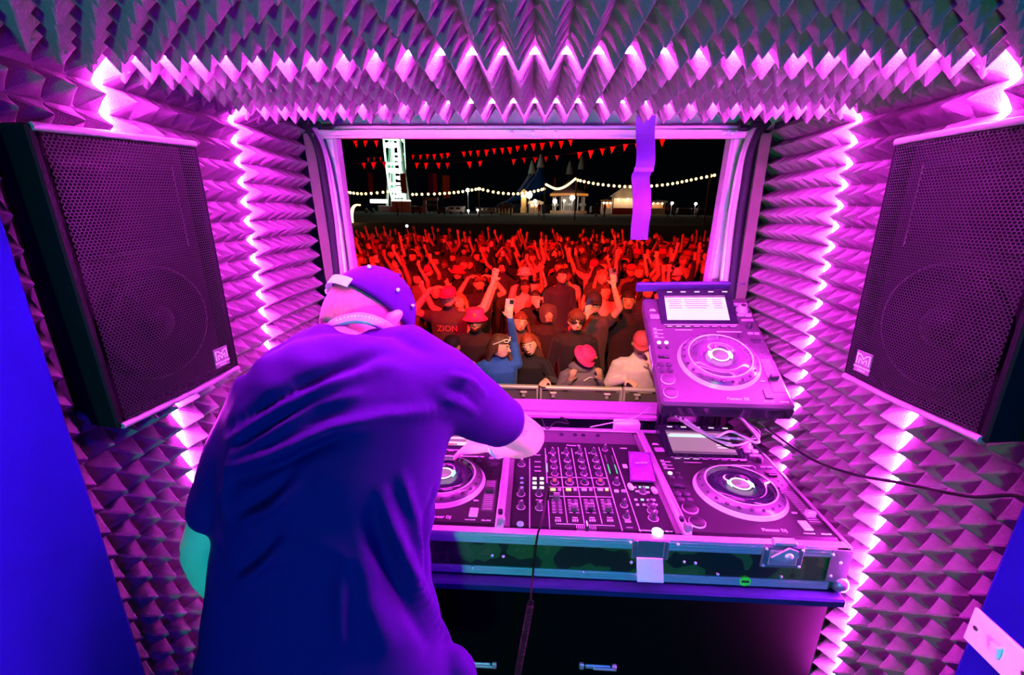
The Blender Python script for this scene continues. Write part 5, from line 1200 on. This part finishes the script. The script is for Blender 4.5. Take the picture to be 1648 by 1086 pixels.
FRONT = [(o.location.x, o.location.y) for o in COL.objects if o.name.startswith('person') and o.get('group') == 'people at the barrier']
_t = at_y(655, 366, 15.6); PLACED = []; FRONT += [(_t.x - .13, _t.y + .30), (_t.x - .13, _t.y - .05)]      # room for the torch holder
def shape(me):
    V = co_of(me); return BVHTree.FromPolygons([tuple(v) for v in V], [tuple(p.vertices) for p in me.polygons]), V[::4].astype(np.float64)
TREE, PTS = zip(*[shape(v[0][0]) for v in VAR]); BODIES = []
for o in list(COL.objects):
    if o.name.startswith('person') and o.get('group') == 'people at the barrier':
        t_, p_ = shape(o.data); BODIES.append((o.location.x, o.location.y, Matrix.Translation(o.location) @ o.rotation_euler.to_matrix().to_4x4() @ Matrix.Diagonal((*o.scale, 1)), t_, p_))
def pierces(pts, Ma, tree, Mb):
    R = np.array(Mb.inverted() @ Ma); Q = pts @ R[:3, :3].T + R[:3, 3]
    for q in Q[(abs(Q[:, 0]) < .7) & (abs(Q[:, 1]) < .6)]:
        h = tree.find_nearest(q, .12)
        if h[0] is not None and (Vector(q) - h[0]).dot(h[1]) < .022: return True
    return False
def bumps(k, M4):
    x, y = M4.translation.x, M4.translation.y
    return any((x - b[0]) ** 2 + (y - b[1]) ** 2 < 1.3 and (pierces(PTS[k], M4, b[3], b[2]) or pierces(b[4], b[2], TREE[k], M4)) for b in BODIES)
yy = 4.75; row = 0; NC = 0; far_phones = 0
while yy < 16.6:
    xl = at_y(545, 340, yy).x - (.5 if yy < 9 else 0); xr = at_y(1165, 340, yy).x + (.4 if yy < 9 else 0); x = xl - .1 + (row % 2) * .28
    while x < xr + .1:
        px, py = x + rc.uniform(-.08, .08), yy + rc.uniform(-.10, .10)
        hh = rc.uniform(1.50, 1.68); zc = GZ + hh
        d = Vector((px, py, zc)) - CAMLOC; u_ = 824 + FPX * d.dot(C_R) / d.dot(C_F); v_ = 543 - FPX * d.dot(C_U) / d.dot(C_F)
        hidden = (u_ < 672 - max(0, 470 - v_) * 2.0 and v_ > 447) or (u_ > 1035 and v_ > 478) or (u_ < 690 and v_ > 500)
        near = any((px - a) ** 2 + (py - b) ** 2 < .30 for a, b in FRONT) or any((px - a) ** 2 + (py - b) ** 2 < .235 for a, b in PLACED)
        if (not hidden or (yy < 9 and v_ < 560 and u_ > 470)) and not near and NC < 231:
            for attempt in range(70):               # turn, shift or change the pose until nobody stands inside a neighbour
                k = rc.choices(range(12), [5, 5, 4, 4, 2, 3, 3, 2, 2, 5, 3, 2] if attempt < 4 else [6, 5, 3, 4, 0, 2, 0, 0, 2, 6, 4, 0])[0]
                rz = rc.uniform(-.45, .45); j = .012 * max(0, attempt - 3); qx, qy = px + rc.uniform(-j, j), py + rc.uniform(-j, j)
                (me, fr), hm, hatm_, desc, ak = VAR[k]; s = hh / fr[0].z; M4 = Matrix.Translation((qx, qy, GZ)) @ Matrix.Rotation(rz, 4, 'Z') @ Matrix.Scale(s, 4)
                if not bumps(k, M4): break
            else: x += .60; continue
            px, py = qx, qy; BODIES.append((px, py, M4, TREE[k], PTS[k]))
            o = link('person', me); o.location = (px, py, GZ); o.scale = (s, s, s); o.rotation_euler = (0, 0, rz)
            tn = rc.choice(topn); set_mats(o, rc.choice((M_SKIN, M_SKIN, M_SKIN, M_SKIN2, M_SKIN3)), M_TOP[tn]); has_hat = rc.random() < .20
            if has_hat:
                hh_ = link('hat', hatm_, o); hh_.material_slots[0].link = 'OBJECT'; hh_.material_slots[0].material = rc.choice((M_BLACKHAT, M_REDHAT, M_PINKHAT, M_WHITE_PL))
            else:
                h2 = link('hair', hm, o); h2.material_slots[0].link = 'OBJECT'; h2.material_slots[0].material = M_HAIRS[rc.choice((0, 0, 0, 1, 1, 2, 3))]
            tag(o, 'person in the red-lit crowd in %s%s, %s' % (tn, ' with hat' if has_hat else '', desc), 'person', 'red-lit crowd on the field')
            if ak == 'phonehi' and far_phones < 12 and rc.random() < .9:
                far_phones += 1; ph_ = phone(arm_tip(o, ak, 1), rotm('Z', rc.uniform(-20, 20)), 'dark phone lifted by a filming person in the red-lit crowd', M_PHONEB, False)
            NC += 1; PLACED.append((px, py))
        x += .60
    yy += .56 + .010 * row; row += 1
print('crowd', NC)
# ================================================================== fairground beyond the field
M_STEEL = mat('dark_steel', (.05, .05, .055), .5, .5, var=.1); M_PEN_R = mat('pennant_red', (.75, .03, .04), .7, var=.15, vscale=8); M_PEN_P = mat('pennant_pink', (.75, .10, .22), .7, var=.15, vscale=8); M_PEN_W = mat('pennant_white', (.45, .40, .42), .7, var=.1, vscale=8); M_PEN_D = mat('pennant_violet', (.35, .03, .18), .7, var=.15, vscale=8)
M_WIRE = mat('black_wire', (.01, .01, .01), .6, var=0)
# ---- bunting: strings of pennants over the crowd
def bunting(pts, y0, y1, w_, h_, label, mats_):
    n = len(pts); P = [at_y(u, v, y0 + (y1 - y0) * (i / max(1, n - 1))) for i, (u, v) in enumerate(pts)]
    r = MB().tube([P[0] + (P[0] - P[1]) * 1.0] + P + [P[-1] + (P[-1] - P[-2]) * 1.0], .004, 4).build('bunting', M_WIRE); tag(r, label, 'bunting', 'strings of pennants over the crowd')
    for i, p in enumerate(P):
        k = random.uniform(.85, 1.1); a = random.uniform(-.35, .35); dx = Vector((math.cos(a), math.sin(a), 0)) * w_ / 2 * k; dn = Vector((random.uniform(-.02, .02), random.uniform(-.03, .03), -h_ * k)); t = Vector((-math.sin(a), math.cos(a), 0)) * .002
        q = [p - dx, p + dx, p + dn]
        MB().add([v + t for v in q] + [v - t for v in q], [(0, 1, 2), (5, 4, 3), (0, 3, 4, 1), (1, 4, 5, 2), (2, 5, 3, 0)]).build('pennant', mats_[i % len(mats_)], r)
R_, P_, W_, D_ = M_PEN_R, M_PEN_P, M_PEN_W, M_PEN_D
bunting([(571, 226), (588, 226), (605, 226)], 9, 9.3, .085, .13, 'short run of red pennants just under the hatch rail beside the wheel', [R_, R_, P_])
bunting([(593, 254), (602, 253), (612, 253)], 12, 12, .07, .12, 'three small pale pennants beside the lit wheel', [W_, W_, P_])
bunting([(585, 262), (601, 261), (618, 260), (671, 262), (686, 262), (705, 262), (720, 262), (755, 260), (773, 259)], 10.5, 11.5, .11, .15, 'lower string of loose red and pink pennants passing behind the wheel', [R_, P_, D_, R_, R_, R_, D_, P_, P_])
bunting([(665, 249), (677, 249), (688, 248), (699, 248), (710, 247), (721, 246), (746, 244), (757, 243), (769, 242), (783, 241), (795, 239), (808, 238), (820, 237), (833, 235), (846, 233), (858, 231), (873, 230), (887, 228), (903, 227), (918, 225)], 12, 10, .10, .145, 'long string of bright red pennants rising towards the hatch rail', [R_, R_, R_, P_])
bunting([(827, 256), (843, 254), (861, 253), (878, 252), (896, 250)], 12, 12, .11, .15, 'faint middle string of pennants above the blue big top', [W_, D_, R_, D_, W_])
bunting([(933, 245), (951, 242), (969, 239), (986, 236), (1007, 232), (1026, 231), (1044, 227), (1066, 224)], 8.5, 8.2, .092, .125, 'string of larger red pennants crossing behind the purple strap', [P_, P_, R_, P_, P_, R_, R_, R_])

# ---- festoon of warm bulbs on poles
G_STALL = glow('stall_lamp', (1, .62, .30), 70); G_BULB = glow('festoon_bulb', (1, .66, .22), 5)
def festoon(ctrl, n, y0, y1, label, r=.13):
    P = []
    for i in range(n):
        t = i / (n - 1) * (len(ctrl) - 1); k = min(int(t), len(ctrl) - 2); f = t - k; p0, p1, p2, p3 = ctrl[max(k - 1, 0)], ctrl[k], ctrl[k + 1], ctrl[min(k + 2, len(ctrl) - 1)]
        cm = lambda a: .5 * (2 * p1[a] + (p2[a] - p0[a]) * f + (2 * p0[a] - 5 * p1[a] + 4 * p2[a] - p3[a]) * f * f + (3 * p1[a] - p0[a] - 3 * p2[a] + p3[a]) * f ** 3)
        P.append(at_y(cm(0), cm(1), y0 + (y1 - y0) * i / (n - 1)))
    root = MB().tube(P, .02, 4).build('festoon_lights', M_WIRE); tag(root, label, 'string lights', 'festoons of bulbs across the field')
    me = MB().sphere((0, 0, -.05), r, 8, 6).mesh('bulb', G_BULB)
    for p in P: o = link('bulb', me, root); o.location = p; o.scale = (p.y / 45,) * 3
festoon([(556, 308), (585, 311), (630, 307)], 12, 42, 44, 'sagging festoon of bulbs running in front of the wheel')
festoon([(664, 312), (705, 311), (740, 308), (770, 303)], 15, 44, 46, 'festoon of bulbs between the wheel and the white lamp post')
festoon([(772, 303), (800, 309), (830, 311), (855, 308), (876, 303)], 16, 46, 46, 'festoon of bulbs passing in front of the big top')
festoon([(879, 296), (895, 303), (910, 299), (926, 287)], 26, 40, 40, 'closely packed glowing festoon hung in a deep swag', .11)
festoon([(930, 289), (960, 295), (1000, 299), (1040, 299), (1080, 295), (1115, 288), (1150, 281)], 29, 40, 30, 'long festoon of bulbs rising behind the purple strap')
def pole(u, v0, y, label, r=.05, top=None, m=None):
    a = at_y(u, v0, y); o = MB().cyl((a.x, a.y, GF), (a.x, a.y, a.z + .15), r * 1.3, r, 8).build('festoon_pole', m or M_STEEL); tag(o, label, 'pole', 'poles carrying the festoon bulbs'); return a
pole(556, 308, 42, 'thin pole behind the hatch post carrying the outermost festoon'); pole(770.5, 302, 46, 'thin pole where two festoons meet left of the big top'); pole(877, 295, 43, 'thin pole carrying the swag of bulbs'); pole(928, 287, 40, 'thin pole at the high end of the glowing swag'); pole(1143, 283, 30.3, 'thin pole at the hatch edge carrying the rising festoon')
# ---- floodlight mast
def flood(u, v, y, r, label, col, es, mast=True, nm='lamp_post'):
    a = at_y(u, v, y); root = empty(nm, (a.x, a.y, GF)); tag(root, label, 'lamp', 'lamps round the fairground')
    if mast: MB().cyl((0, 0, 0), (0, 0, a.z - GF), .09, .06, 8).build('mast', mat('grey_mast', (.35, .38, .42), .5, .3, var=.1), root)
    MB().box((0, -.05, a.z - GF), (r * 1.3, .25, r * .8), bev=.05).build('lamp_housing', M_STEEL, root)
    MB().sphere((0, -.22, a.z - GF), r, 12, 8).build('lamp_globe', glow('flood_%s' % nm + str(len(MATS)), col, es * 5), root)
    return root
flood(753, 306, 75, .30, 'tall mast with a blue-white floodlight left of the big top', (.75, .9, 1), 14)
for (u, v, y, r, c, es, lab) in ((861, 324, 80, .30, (1, .85, .6), 9, 'round warm lamp beside the tall lit kiosk'), (893, 324, 80, .36, (1, .95, .85), 10, 'large white lamp in front of the carousel'), (921, 318, 80, .42, (1, .97, .95), 10, 'brightest white lamp under the carousel roof'), (852, 314, 84, .55, (1, .75, .35), 7, 'fat amber lamp cluster beside the kiosk'), (1081, 327, 80, .22, (1, .9, .75), 9, 'small white lamp right of the bright marquee'), (1119, 328, 80, .22, (1, .9, .75), 9, 'lone small lamp towards the hatch edge'),
        (581, 351, 45, .09, (1, .95, .85), 9, 'tiny white lamp below the glowing hook'), (754, 339, 70, .16, (1, .9, .8), 8, 'small lamp at the foot of the floodlight mast'), (769, 338, 70, .16, (1, .8, .6), 5, 'small lamp among the parked vans'), (908, 323, 80, .2, (1, .7, .4), 6, 'small amber lamp between the carousel lamps')):
    flood(u, v, y, r, lab, c, es)
# ---- glowing hook lamp at the left
root = empty('hook_lamp', at_y(567, 372, 30)); tag(root, 'orange glowing hook-shaped lamp arm beside the hatch post', 'lamp')
hk = smooth_path([at_y(u, v, 30) for u, v in ((567, 360), (566, 345), (568, 335), (573, 330), (580, 330))], 5)
cpart(root, 'glowing_arm', MB().tube(hk, [.05 + .06 * math.sin(math.pi * min(1, i / 20 + .2)) for i in range(len(hk))], 8), glow('hook_orange', (1, .50, .16), 7))
b0 = at_y(569, 374, 30); cpart(root, 'lower_post', MB().tube([hk[0], at_y(569, 372, 30), (b0.x, b0.y, GF)], .05, 6), mat('rusty_post', (.35, .10, .04), .7, var=.2)); cpart(root, 'floor_bar', MB().tube([at_y(565, 372, 30), at_y(590, 370.5, 30)], .035, 6), glow('bar_orange', (1, .25, .06), .9))
for u, v, y, c, lab in ((600, 337, 75, (.06, .30, .20), 'dim green inflatable ball on the dark field'), (589, 335, 75, (.4, .35, .35), 'pale inflatable ball beside the green one')):
    p = at_y(u, v, y); r_ = .35; o = MB().lathe([(.06, -.02), (.2, .02), (.33, .18), (.36, .36), (.30, .56), (.14, .70), (.05, .74), (.001, .75)], 14).build('inflatable_ball', mat('inflatable_' + str(int(u)), c, .5, var=.1)); o.location = (p.x, p.y, GF); tag(o, lab, 'inflatable')
# ---- Ferris wheel, nearly edge on
YWH = 95; base = at_y(643, 340, YWH); wx = base.x
root = empty('ferris_wheel', Matrix.Translation((wx, YWH, GF)) @ Matrix.Rotation(math.radians(13.2), 4, 'Z')); tag(root, 'tall brightly lit white-green Ferris wheel seen edge on', 'ferris wheel')
G_WHEEL = glow('wheel_lights', (.72, 1, .82), 2.6); G_WHEELG = glow('wheel_green', (.08, .8, .35), 1.1); G_GOND = glow('gondola_lights', (.92, 1, .95), 3.2)
RW, HZ = 12.5, 15.0
for s in (-1, 1):
    pts = [(s * 1.2, RW * math.cos(t), HZ + RW * math.sin(t)) for t in [2 * math.pi * k / 48 for k in range(49)]]; MB().tube(pts, .16, 6, cap=False).build('rim', G_WHEEL, root)
    pts = [(s * 1.2, RW * .86 * math.cos(t), HZ + RW * .86 * math.sin(t)) for t in [2 * math.pi * k / 48 for k in range(49)]]; MB().tube(pts, .09, 6, cap=False).build('inner_rim', G_WHEELG, root)
    for k in range(18):
        t = 2 * math.pi * k / 18; MB().cyl((s * .5, 0, HZ), (s * 1.2, RW * math.cos(t), HZ + RW * math.sin(t)), .07, n=6).build('spoke', G_WHEELG if k % 2 else G_WHEEL, root)
    for q in (-6, 6): MB().cyl((s * 2.1, q, 0), (s * 1.0, 0, HZ), .28, .18, 8).build('support_leg', mat('wheel_steel', (.6, .65, .6), .5, .3, var=.1), root)
MB().cyl((-1.6, 0, HZ), (1.6, 0, HZ), .7, n=16).build('hub', G_WHEEL, root)
for k in range(18):
    t = 2 * math.pi * (k + .5) / 18; c = Vector((0, RW * math.cos(t), HZ + RW * math.sin(t) - 1.1))
    gd = MB().lathe([(.35, -.7), (1.0, -.5), (1.12, .0), (1.08, .10)], 14, c).build('gondola', G_GOND, root); MB().lathe([(1.15, .75), (.8, 1.0), (.05, 1.12)], 14, c).build('canopy', G_GOND, gd); MB().cyl(c + Vector((0, 0, -.4)), c + Vector((0, 0, 1.1)), .08, n=6).build('centre_pole', G_WHEELG, gd)
    MB().cyl((-1.3, c.y, c.z + 1.1), (1.3, c.y, c.z + 1.1), .07, n=6).build('axle', G_WHEEL, root)
MB().box((.4, -8, .6), (7.5, 4, 1.2), bev=.1).build('platform', mat('platform_paint', (.7, .68, .65), .5, var=.1), root)
MB().box((1.0, -9.5, 1.0), (3.4, 2, 2.0), bev=.05).build('ticket_booth', mat('booth_red', (.55, .12, .05), .5, var=.1), root)
MB().box((1.0, -9.0, 2.15), (3.6, 2.2, .3), bev=.05).build('booth_roof', glow('booth_roof_glow', (1, .9, .8), 1.3), root)  # roof slab with a pale emission of its own
MB().box((-3.2, -8.6, 2.0), (3.2, .5, .7), bev=.1).build('lit_sign', glow('sign_white', (1, 1, .92), 3), root)
# ---- festival banners
def banner(u0, u1, v0, v1, y, m, label):
    a, b = at_y(u0, v0, y), at_y(u1, v1, y); root = empty('feather_banner', (a.x, y, GF)); tag(root, label, 'banner', 'tall festival banners')
    W = b.x - a.x; r = []
    for i in range(9):
        t = i / 8; yy_ = .10 * math.sin(t * 5 + u0); r.append([Vector((W * q, yy_ + d_ + .05 * math.sin(q * 5), a.z - GF + (b.z - a.z) * t)) for q, d_ in ((0, 0), (.5, 0), (1, 0), (1, .02), (.5, .02), (0, .02))])
    MB().loft(r, smooth=False).build('cloth', m, root); MB().cyl((-.03, .02, 0), (-.03, .02, a.z - GF + .2), .04, .02, 6).build('pole', M_STEEL, root)
def flagm(n, c): return canvas(n, c)
banner(591.5, 601.5, 278, 313, 60, flagm('banner_pink', (.60, .01, .13)), 'tall crimson pink banner left of the wheel'); banner(660, 671, 276, 312, 62, flagm('banner_teal', (.01, .14, .22)), 'tall teal banner just right of the wheel')
banner(689, 696, 279, 312, 60, flagm('banner_purple', (.25, .01, .24)), 'tall purple half of the paired banners'); banner(696, 704, 279, 312, 60, flagm('banner_magenta', (.70, .03, .22)), 'tall magenta half of the paired banners'); banner(711.5, 724.5, 282, 319, 56, flagm('banner_orange', (.70, .22, .005)), 'tall orange banner with a ragged hem')
banner(644, 655, 279, 311, 58, flagm('banner_tan', (.55, .20, .06)), 'tall tan banner in front of the wheel')
# ---- white gantry
root = empty('white_gantry', (at_y(684, 338, 70).x, 70, GF)); tag(root, 'white lit steel gantry standing behind the field', 'gantry'); GW = mat('gantry_white', (.8, .8, .8), .5, var=.05)
a, b, c = at_y(682, 318, 70), at_y(702, 318, 70), at_y(682, 330, 70); x0, x1, zt, zm = 0, b.x - a.x, a.z - GF, c.z - GF
MB().box((0, 0, zt / 2), (.5, .4, zt), bev=.05).build('post', GW, root); MB().box((x1, 0, zt / 2), (.12, .2, zt)).build('slim_post', mat('gantry_dim', (.3, .25, .25), .6, var=.1), root); MB().box((x1 / 2, 0, zt - .2), (x1 + .4, .4, .45), bev=.05).build('top_beam', GW, root); MB().box((x1 / 2, 0, zm), (x1, .3, .25), bev=.05).build('mid_beam', mat('gantry_dim', (.3, .25, .25), .6, var=.1), root)
# ---- big top
def bigtop(peaks, eave, y, label):
    root = empty('big_top', (at_y(850, 330, y).x, y, GF)); tag(root, label, 'tent'); O = Vector(root.location)
    PK = [at_y(u, v, y) - O for u, v in peaks]; L, R = at_y(*eave[0], y) - O, at_y(*eave[1], y) - O
    cx, hw = (L.x + R.x) / 2, (R.x - L.x) / 2; eh = L.z; rings = []; N_ = 40
    hgt = lambda x, yy_: max(eh + (p.z - eh) * max(0, 1 - math.hypot((x - p.x), (yy_)) / (hw * 1.05)) ** 1.9 for p in PK)
    nx = 44; grid = []
    for j in range(15):
        row_ = []
        for i in range(nx + 1):
            x = cx - hw + 2 * hw * i / nx; w2 = math.sqrt(max(0, 1 - ((x - cx) / hw) ** 2)); yy_ = (-1 + 2 * j / 14) * w2 * hw * .6; row_.append(Vector((x, yy_, hgt(x, yy_))))
        grid.append(row_)
    MB().loft(grid, closed=False, cap=False).build('canopy', canvas('big_top_blue', (.02, .10, .45)), root)
    base_ = [[Vector((cx + hw * math.cos(t), hw * .6 * math.sin(t), z)) for t in [2 * math.pi * k / N_ for k in range(N_)]] for z in (.0, eh)]
    MB().loft(base_, cap=False).build('wall_skirt', mat('tent_wall', (.02, .03, .06), .8, var=.2), root)
    for p in PK:
        MB().cyl((p.x, 0, 0), p + Vector((0, 0, .8)), .2, .12, 8).build('king_pole', M_STEEL, root)
        MB().lathe([(.9, -1.2), (.55, .2), (.25, 1.4), (.02, 1.7)], 12, p + Vector((0, 0, .2))).build('cupola', mat('cupola_cream', (.6, .58, .55), .6, var=.1), root)
        for dx in (-1.0, -.45):
            q = []
            for k in range(9):
                t = k / 8; x = p.x + dx * hw * t * .9; q.append(Vector((x, -hw * .35 * t, hgt(x, -hw * .35 * t) + .12)))
            MB().tube(q, .07, 5).build('seam_rope', mat('rope_pale', (.5, .55, .6), .6, var=0), root)
bigtop([(856, 272), (870, 262)], [(800, 328), (905, 326)], 105, 'blue two-peaked circus big top glowing in the dark')
for u, v, lab in ((917, 266, 'pale cone-topped mast beyond the carousel, the shorter one'), (936, 258, 'pale cone-topped mast beyond the carousel, the taller one')):
    a = at_y(u, v, 110); root = empty('tent_mast', (a.x, 110, GF)); tag(root, lab, 'mast'); MB().cyl((0, 0, 0), (0, 0, a.z - GF), .15, .1, 8).build('pole', M_STEEL, root); MB().lathe([(.85, -2.0), (.6, -.6), (.25, .6), (.02, 1.0)], 12, (0, 0, a.z - GF)).build('cone', mat('cone_cream', (.55, .53, .52), .6, var=.1), root)
# ---- stalls
def stall(name, u0, u1, vt, vb, y, label, body, roof, counter=None, peak=0):
    a, b = at_y(u0, vt, y), at_y(u1, vb, y); W = b.x - a.x; root = empty(name, ((a.x + b.x) / 2, y, GF)); tag(root, label, 'stall', 'fairground stalls'); zt = a.z - GF
    z0 = .0
    for s in (-1, 1): MB().box((s * (W / 2 - .1), -.9, zt / 2), (.16, .16, zt)).build('post', M_STEEL, root)
    MB().box((0, .5, zt / 2), (W * .94, .15, zt * .96)).build('back_wall', body, root)
    MB().box((0, -.9, .55), (W * .95, .5, 1.1), bev=.04).build('counter', counter or M_STEEL, root)
    rf = MB(); e = zt; rf.add([(-W / 2 - .3, -1.2, e), (W / 2 + .3, -1.2, e), (W / 2 + .3, .8, e), (-W / 2 - .3, .8, e), (-W * .08, -.2, e + peak), (W * .08, -.2, e + peak)], [(0, 1, 5, 4), (1, 2, 5), (2, 3, 4, 5), (3, 0, 4), (3, 2, 1, 0)]); rf.build('roof', roof, root)
    MB().box((0, -1.22, e - .18), (W + .5, .06, .36)).build('valance', roof, root)
    for k in range(3): MB().sphere((-W * .3 + W * .3 * k, -.5, zt - .5), .14, 8, 6).build('bulb', G_STALL, root)
    return root
GK = mat('kiosk_paint', (.75, .55, .30), .7, var=.1); GM = mat('marquee_lining', (.8, .76, .70), .7, var=.05); GR = mat('counter_red', (.6, .05, .03), .6, var=.1); GD = mat('stall_wood', (.28, .16, .09), .8, var=.2); GO = glow('carousel_orange', (.85, .28, .04), .7); GP = mat('stall_pale', (.5, .45, .40), .7, var=.1)
stall('kiosk', 838, 848, 311, 341, 90, 'narrow tall kiosk glowing amber in front of the big top', GK, canvas('kiosk_roof', (.8, .74, .62)), GK, .8)
stall('marquee', 985, 1032, 316, 343, 82, 'brilliant white peaked marquee with a red counter', GM, canvas('marquee_roof', (.85, .83, .80)), GR, 1.9)
stall('food_stall', 968, 984, 322, 343, 84, 'dim wooden food stall left of the white marquee', GD, GD, GP, .3)
stall('low_stall', 802, 826, 331, 343, 84, 'low orange-lit stall under the big top edge', mat('stall_orange', (.55, .28, .12), .7, var=.1), M_STEEL, mat('counter_orange', (.6, .32, .12), .6, var=.1), .3)
stall('tea_stall', 852, 872, 325, 343, 86, 'pinkish tea stall right of the amber kiosk', mat('stall_pink', (.5, .33, .31), .7, var=.1), GP, GD, .4)
stall('game_stall', 1046, 1068, 323, 342, 88, 'dim game stall showing behind the purple strap', GD, GP, GD, .2)
# carousel
a, b = at_y(886, 312, 86), at_y(946, 312, 86); W = b.x - a.x; zt = a.z - GF; root = empty('carousel', ((a.x + b.x) / 2, 86, GF)); tag(root, 'round carousel with an orange lit roof rim and white columns', 'carousel')
MB().lathe([(W / 2, zt - .5), (W / 2, zt + .1), (W * .3, zt + .9), (.2, zt + 2.4), (.01, zt + 2.6)], 24).build('roof', mat('carousel_roof', (.10, .04, .04), .7, var=.2), root); MB().lathe([(W / 2 + .08, zt - .35), (W / 2 + .1, zt + .0), (W / 2 + .02, zt + .05)], 24, cap=False).build('rim_lights', GO, root); MB().lathe([(W / 2, 0), (W / 2, .5), (W / 2 - .1, .55)], 24).build('deck', GD, root); MB().cyl((0, 0, .5), (0, 0, zt), W * .16, n=12).build('drum', GP, root)
for k in range(12):
    t = 2 * math.pi * k / 12; MB().cyl((W * .42 * math.cos(t), W * .42 * math.sin(t), .5), (W * .42 * math.cos(t), W * .42 * math.sin(t), zt), .10, n=6).build('column', GP, root)
    if k % 2: MB().sphere((W * .42 * math.cos(t), W * .42 * math.sin(t), 1.6), (.6, .3, .4), 8, 6).build('ride_horse', mat('horse_paint', (.3, .3, .25), .5, var=.2), root)
for u, v0, v1, lab in ((892, 287, 306, 'dim red flag pole left of the swag of bulbs'), (941, 291, 308, 'dim red flag pole over the carousel roof'), (984, 300, 312, 'dim red flag pole beside the white marquee')):
    p, q = at_y(u, v0, 96), at_y(u, v1, 96); root = empty('flag_pole', (p.x, 96, GF)); tag(root, lab, 'flag pole', 'red flag poles over the stalls'); MB().cyl((0, 0, 0), (0, 0, p.z - GF), .06, .04, 6).build('pole', M_STEEL, root); MB().box((.15, 0, (p.z + q.z) / 2 - GF + .3), (.34, .03, (p.z - q.z) * .8)).build('flag', canvas('flag_red', (.5, .03, .05)), root)
# parked vans and caravans, dimly lit
def van(u0, u1, vt, y, c, es, label):
    a, b = at_y(u0, vt, y), at_y(u1, vt, y); L = b.x - a.x; h = a.z - GF; root = empty('parked_van', ((a.x + b.x) / 2, y, GF)); tag(root, label, 'van', 'parked vans along the field'); m = mat('van_%d' % int(u0), c, .4, var=.15, vscale=2)
    MB().box((0, 0, h * .56), (L, 1.9, h * .80), bev=.15).build('body', m, root)
    for s in (-1, 1): MB().cyl((s * L * .32, -1.0, h * .16), (s * L * .32, -.75, h * .16), h * .16, n=14).build('wheel', M_RUBBER, root)
    for s in (-.25, .15): MB().box((s * L, -.96, h * .68), (L * .25, .04, h * .24)).build('window', M_PHONEB, root)
van(663, 681, 331, 70, (.30, .26, .25), .35, 'pale caravan left of the white gantry'); van(722, 748, 331, 72, (.55, .55, .5), .55, 'white van with a lit roof edge near the floodlight mast'); van(766, 798, 333, 74, (.16, .13, .13), .35, 'dark van parked left of the big top'); van(1088, 1112, 334, 80, (.10, .08, .08), .3, 'dim van parked right of the strap'); van(1120, 1146, 335, 80, (.10, .07, .07), .3, 'dim van parked by the hatch edge'); van(950, 966, 331, 80, (.05, .05, .06), .3, 'black van with two small lamps beside the carousel'); van(706, 720, 333, 70, (.12, .09, .09), .3, 'small dark van under the orange banner')
# people strolling far off
rw = random.Random(5); wm = None
me0 = VAR[0][0][0]
for k, (u, y) in enumerate(((806, 62), (811, 64), (816, 62), (822, 63), (868, 60), (875, 62), (960, 60), (973, 58), (1075, 60), (1086, 64), (1124, 60), (640, 58))):
    o = link('person', me0); p = at_y(u, 340, y); o.location = (p.x, y, GF); o.rotation_euler = (0, 0, rw.uniform(-3, 3)); set_mats(o, M_SKIN, M_TOP[rw.choice(('black', 'red', 'grey'))]); tag(o, 'tiny distant figure strolling between the fairground stalls', 'person', 'strollers by the stalls')
# phone torch shining out of the back of the crowd
pt = at_y(655, 366, 15.6); r = phone(pt, rotm('Z', 4), 'phone with a dazzling white torch at the back of the crowd', M_PHONEB, False); MB().sphere((.0, -.012, .05), .045, 10, 7).build('torch_light', glow('torch', (1, .95, .9), 12), r)
hold = link('person', VAR[5][0][0]); s_ = (pt.z - GZ - .02) / 1.93; hold.scale = (s_,) * 3; tip = Vector((.135, -.29, 0)) * s_; hold.location = (pt.x - tip.x, pt.y - tip.y + .02, GZ); set_mats(hold, M_SKIN2, M_TOP['black']); tag(hold, 'person at the back of the crowd holding up the shining phone torch', 'person', 'red-lit crowd on the field')
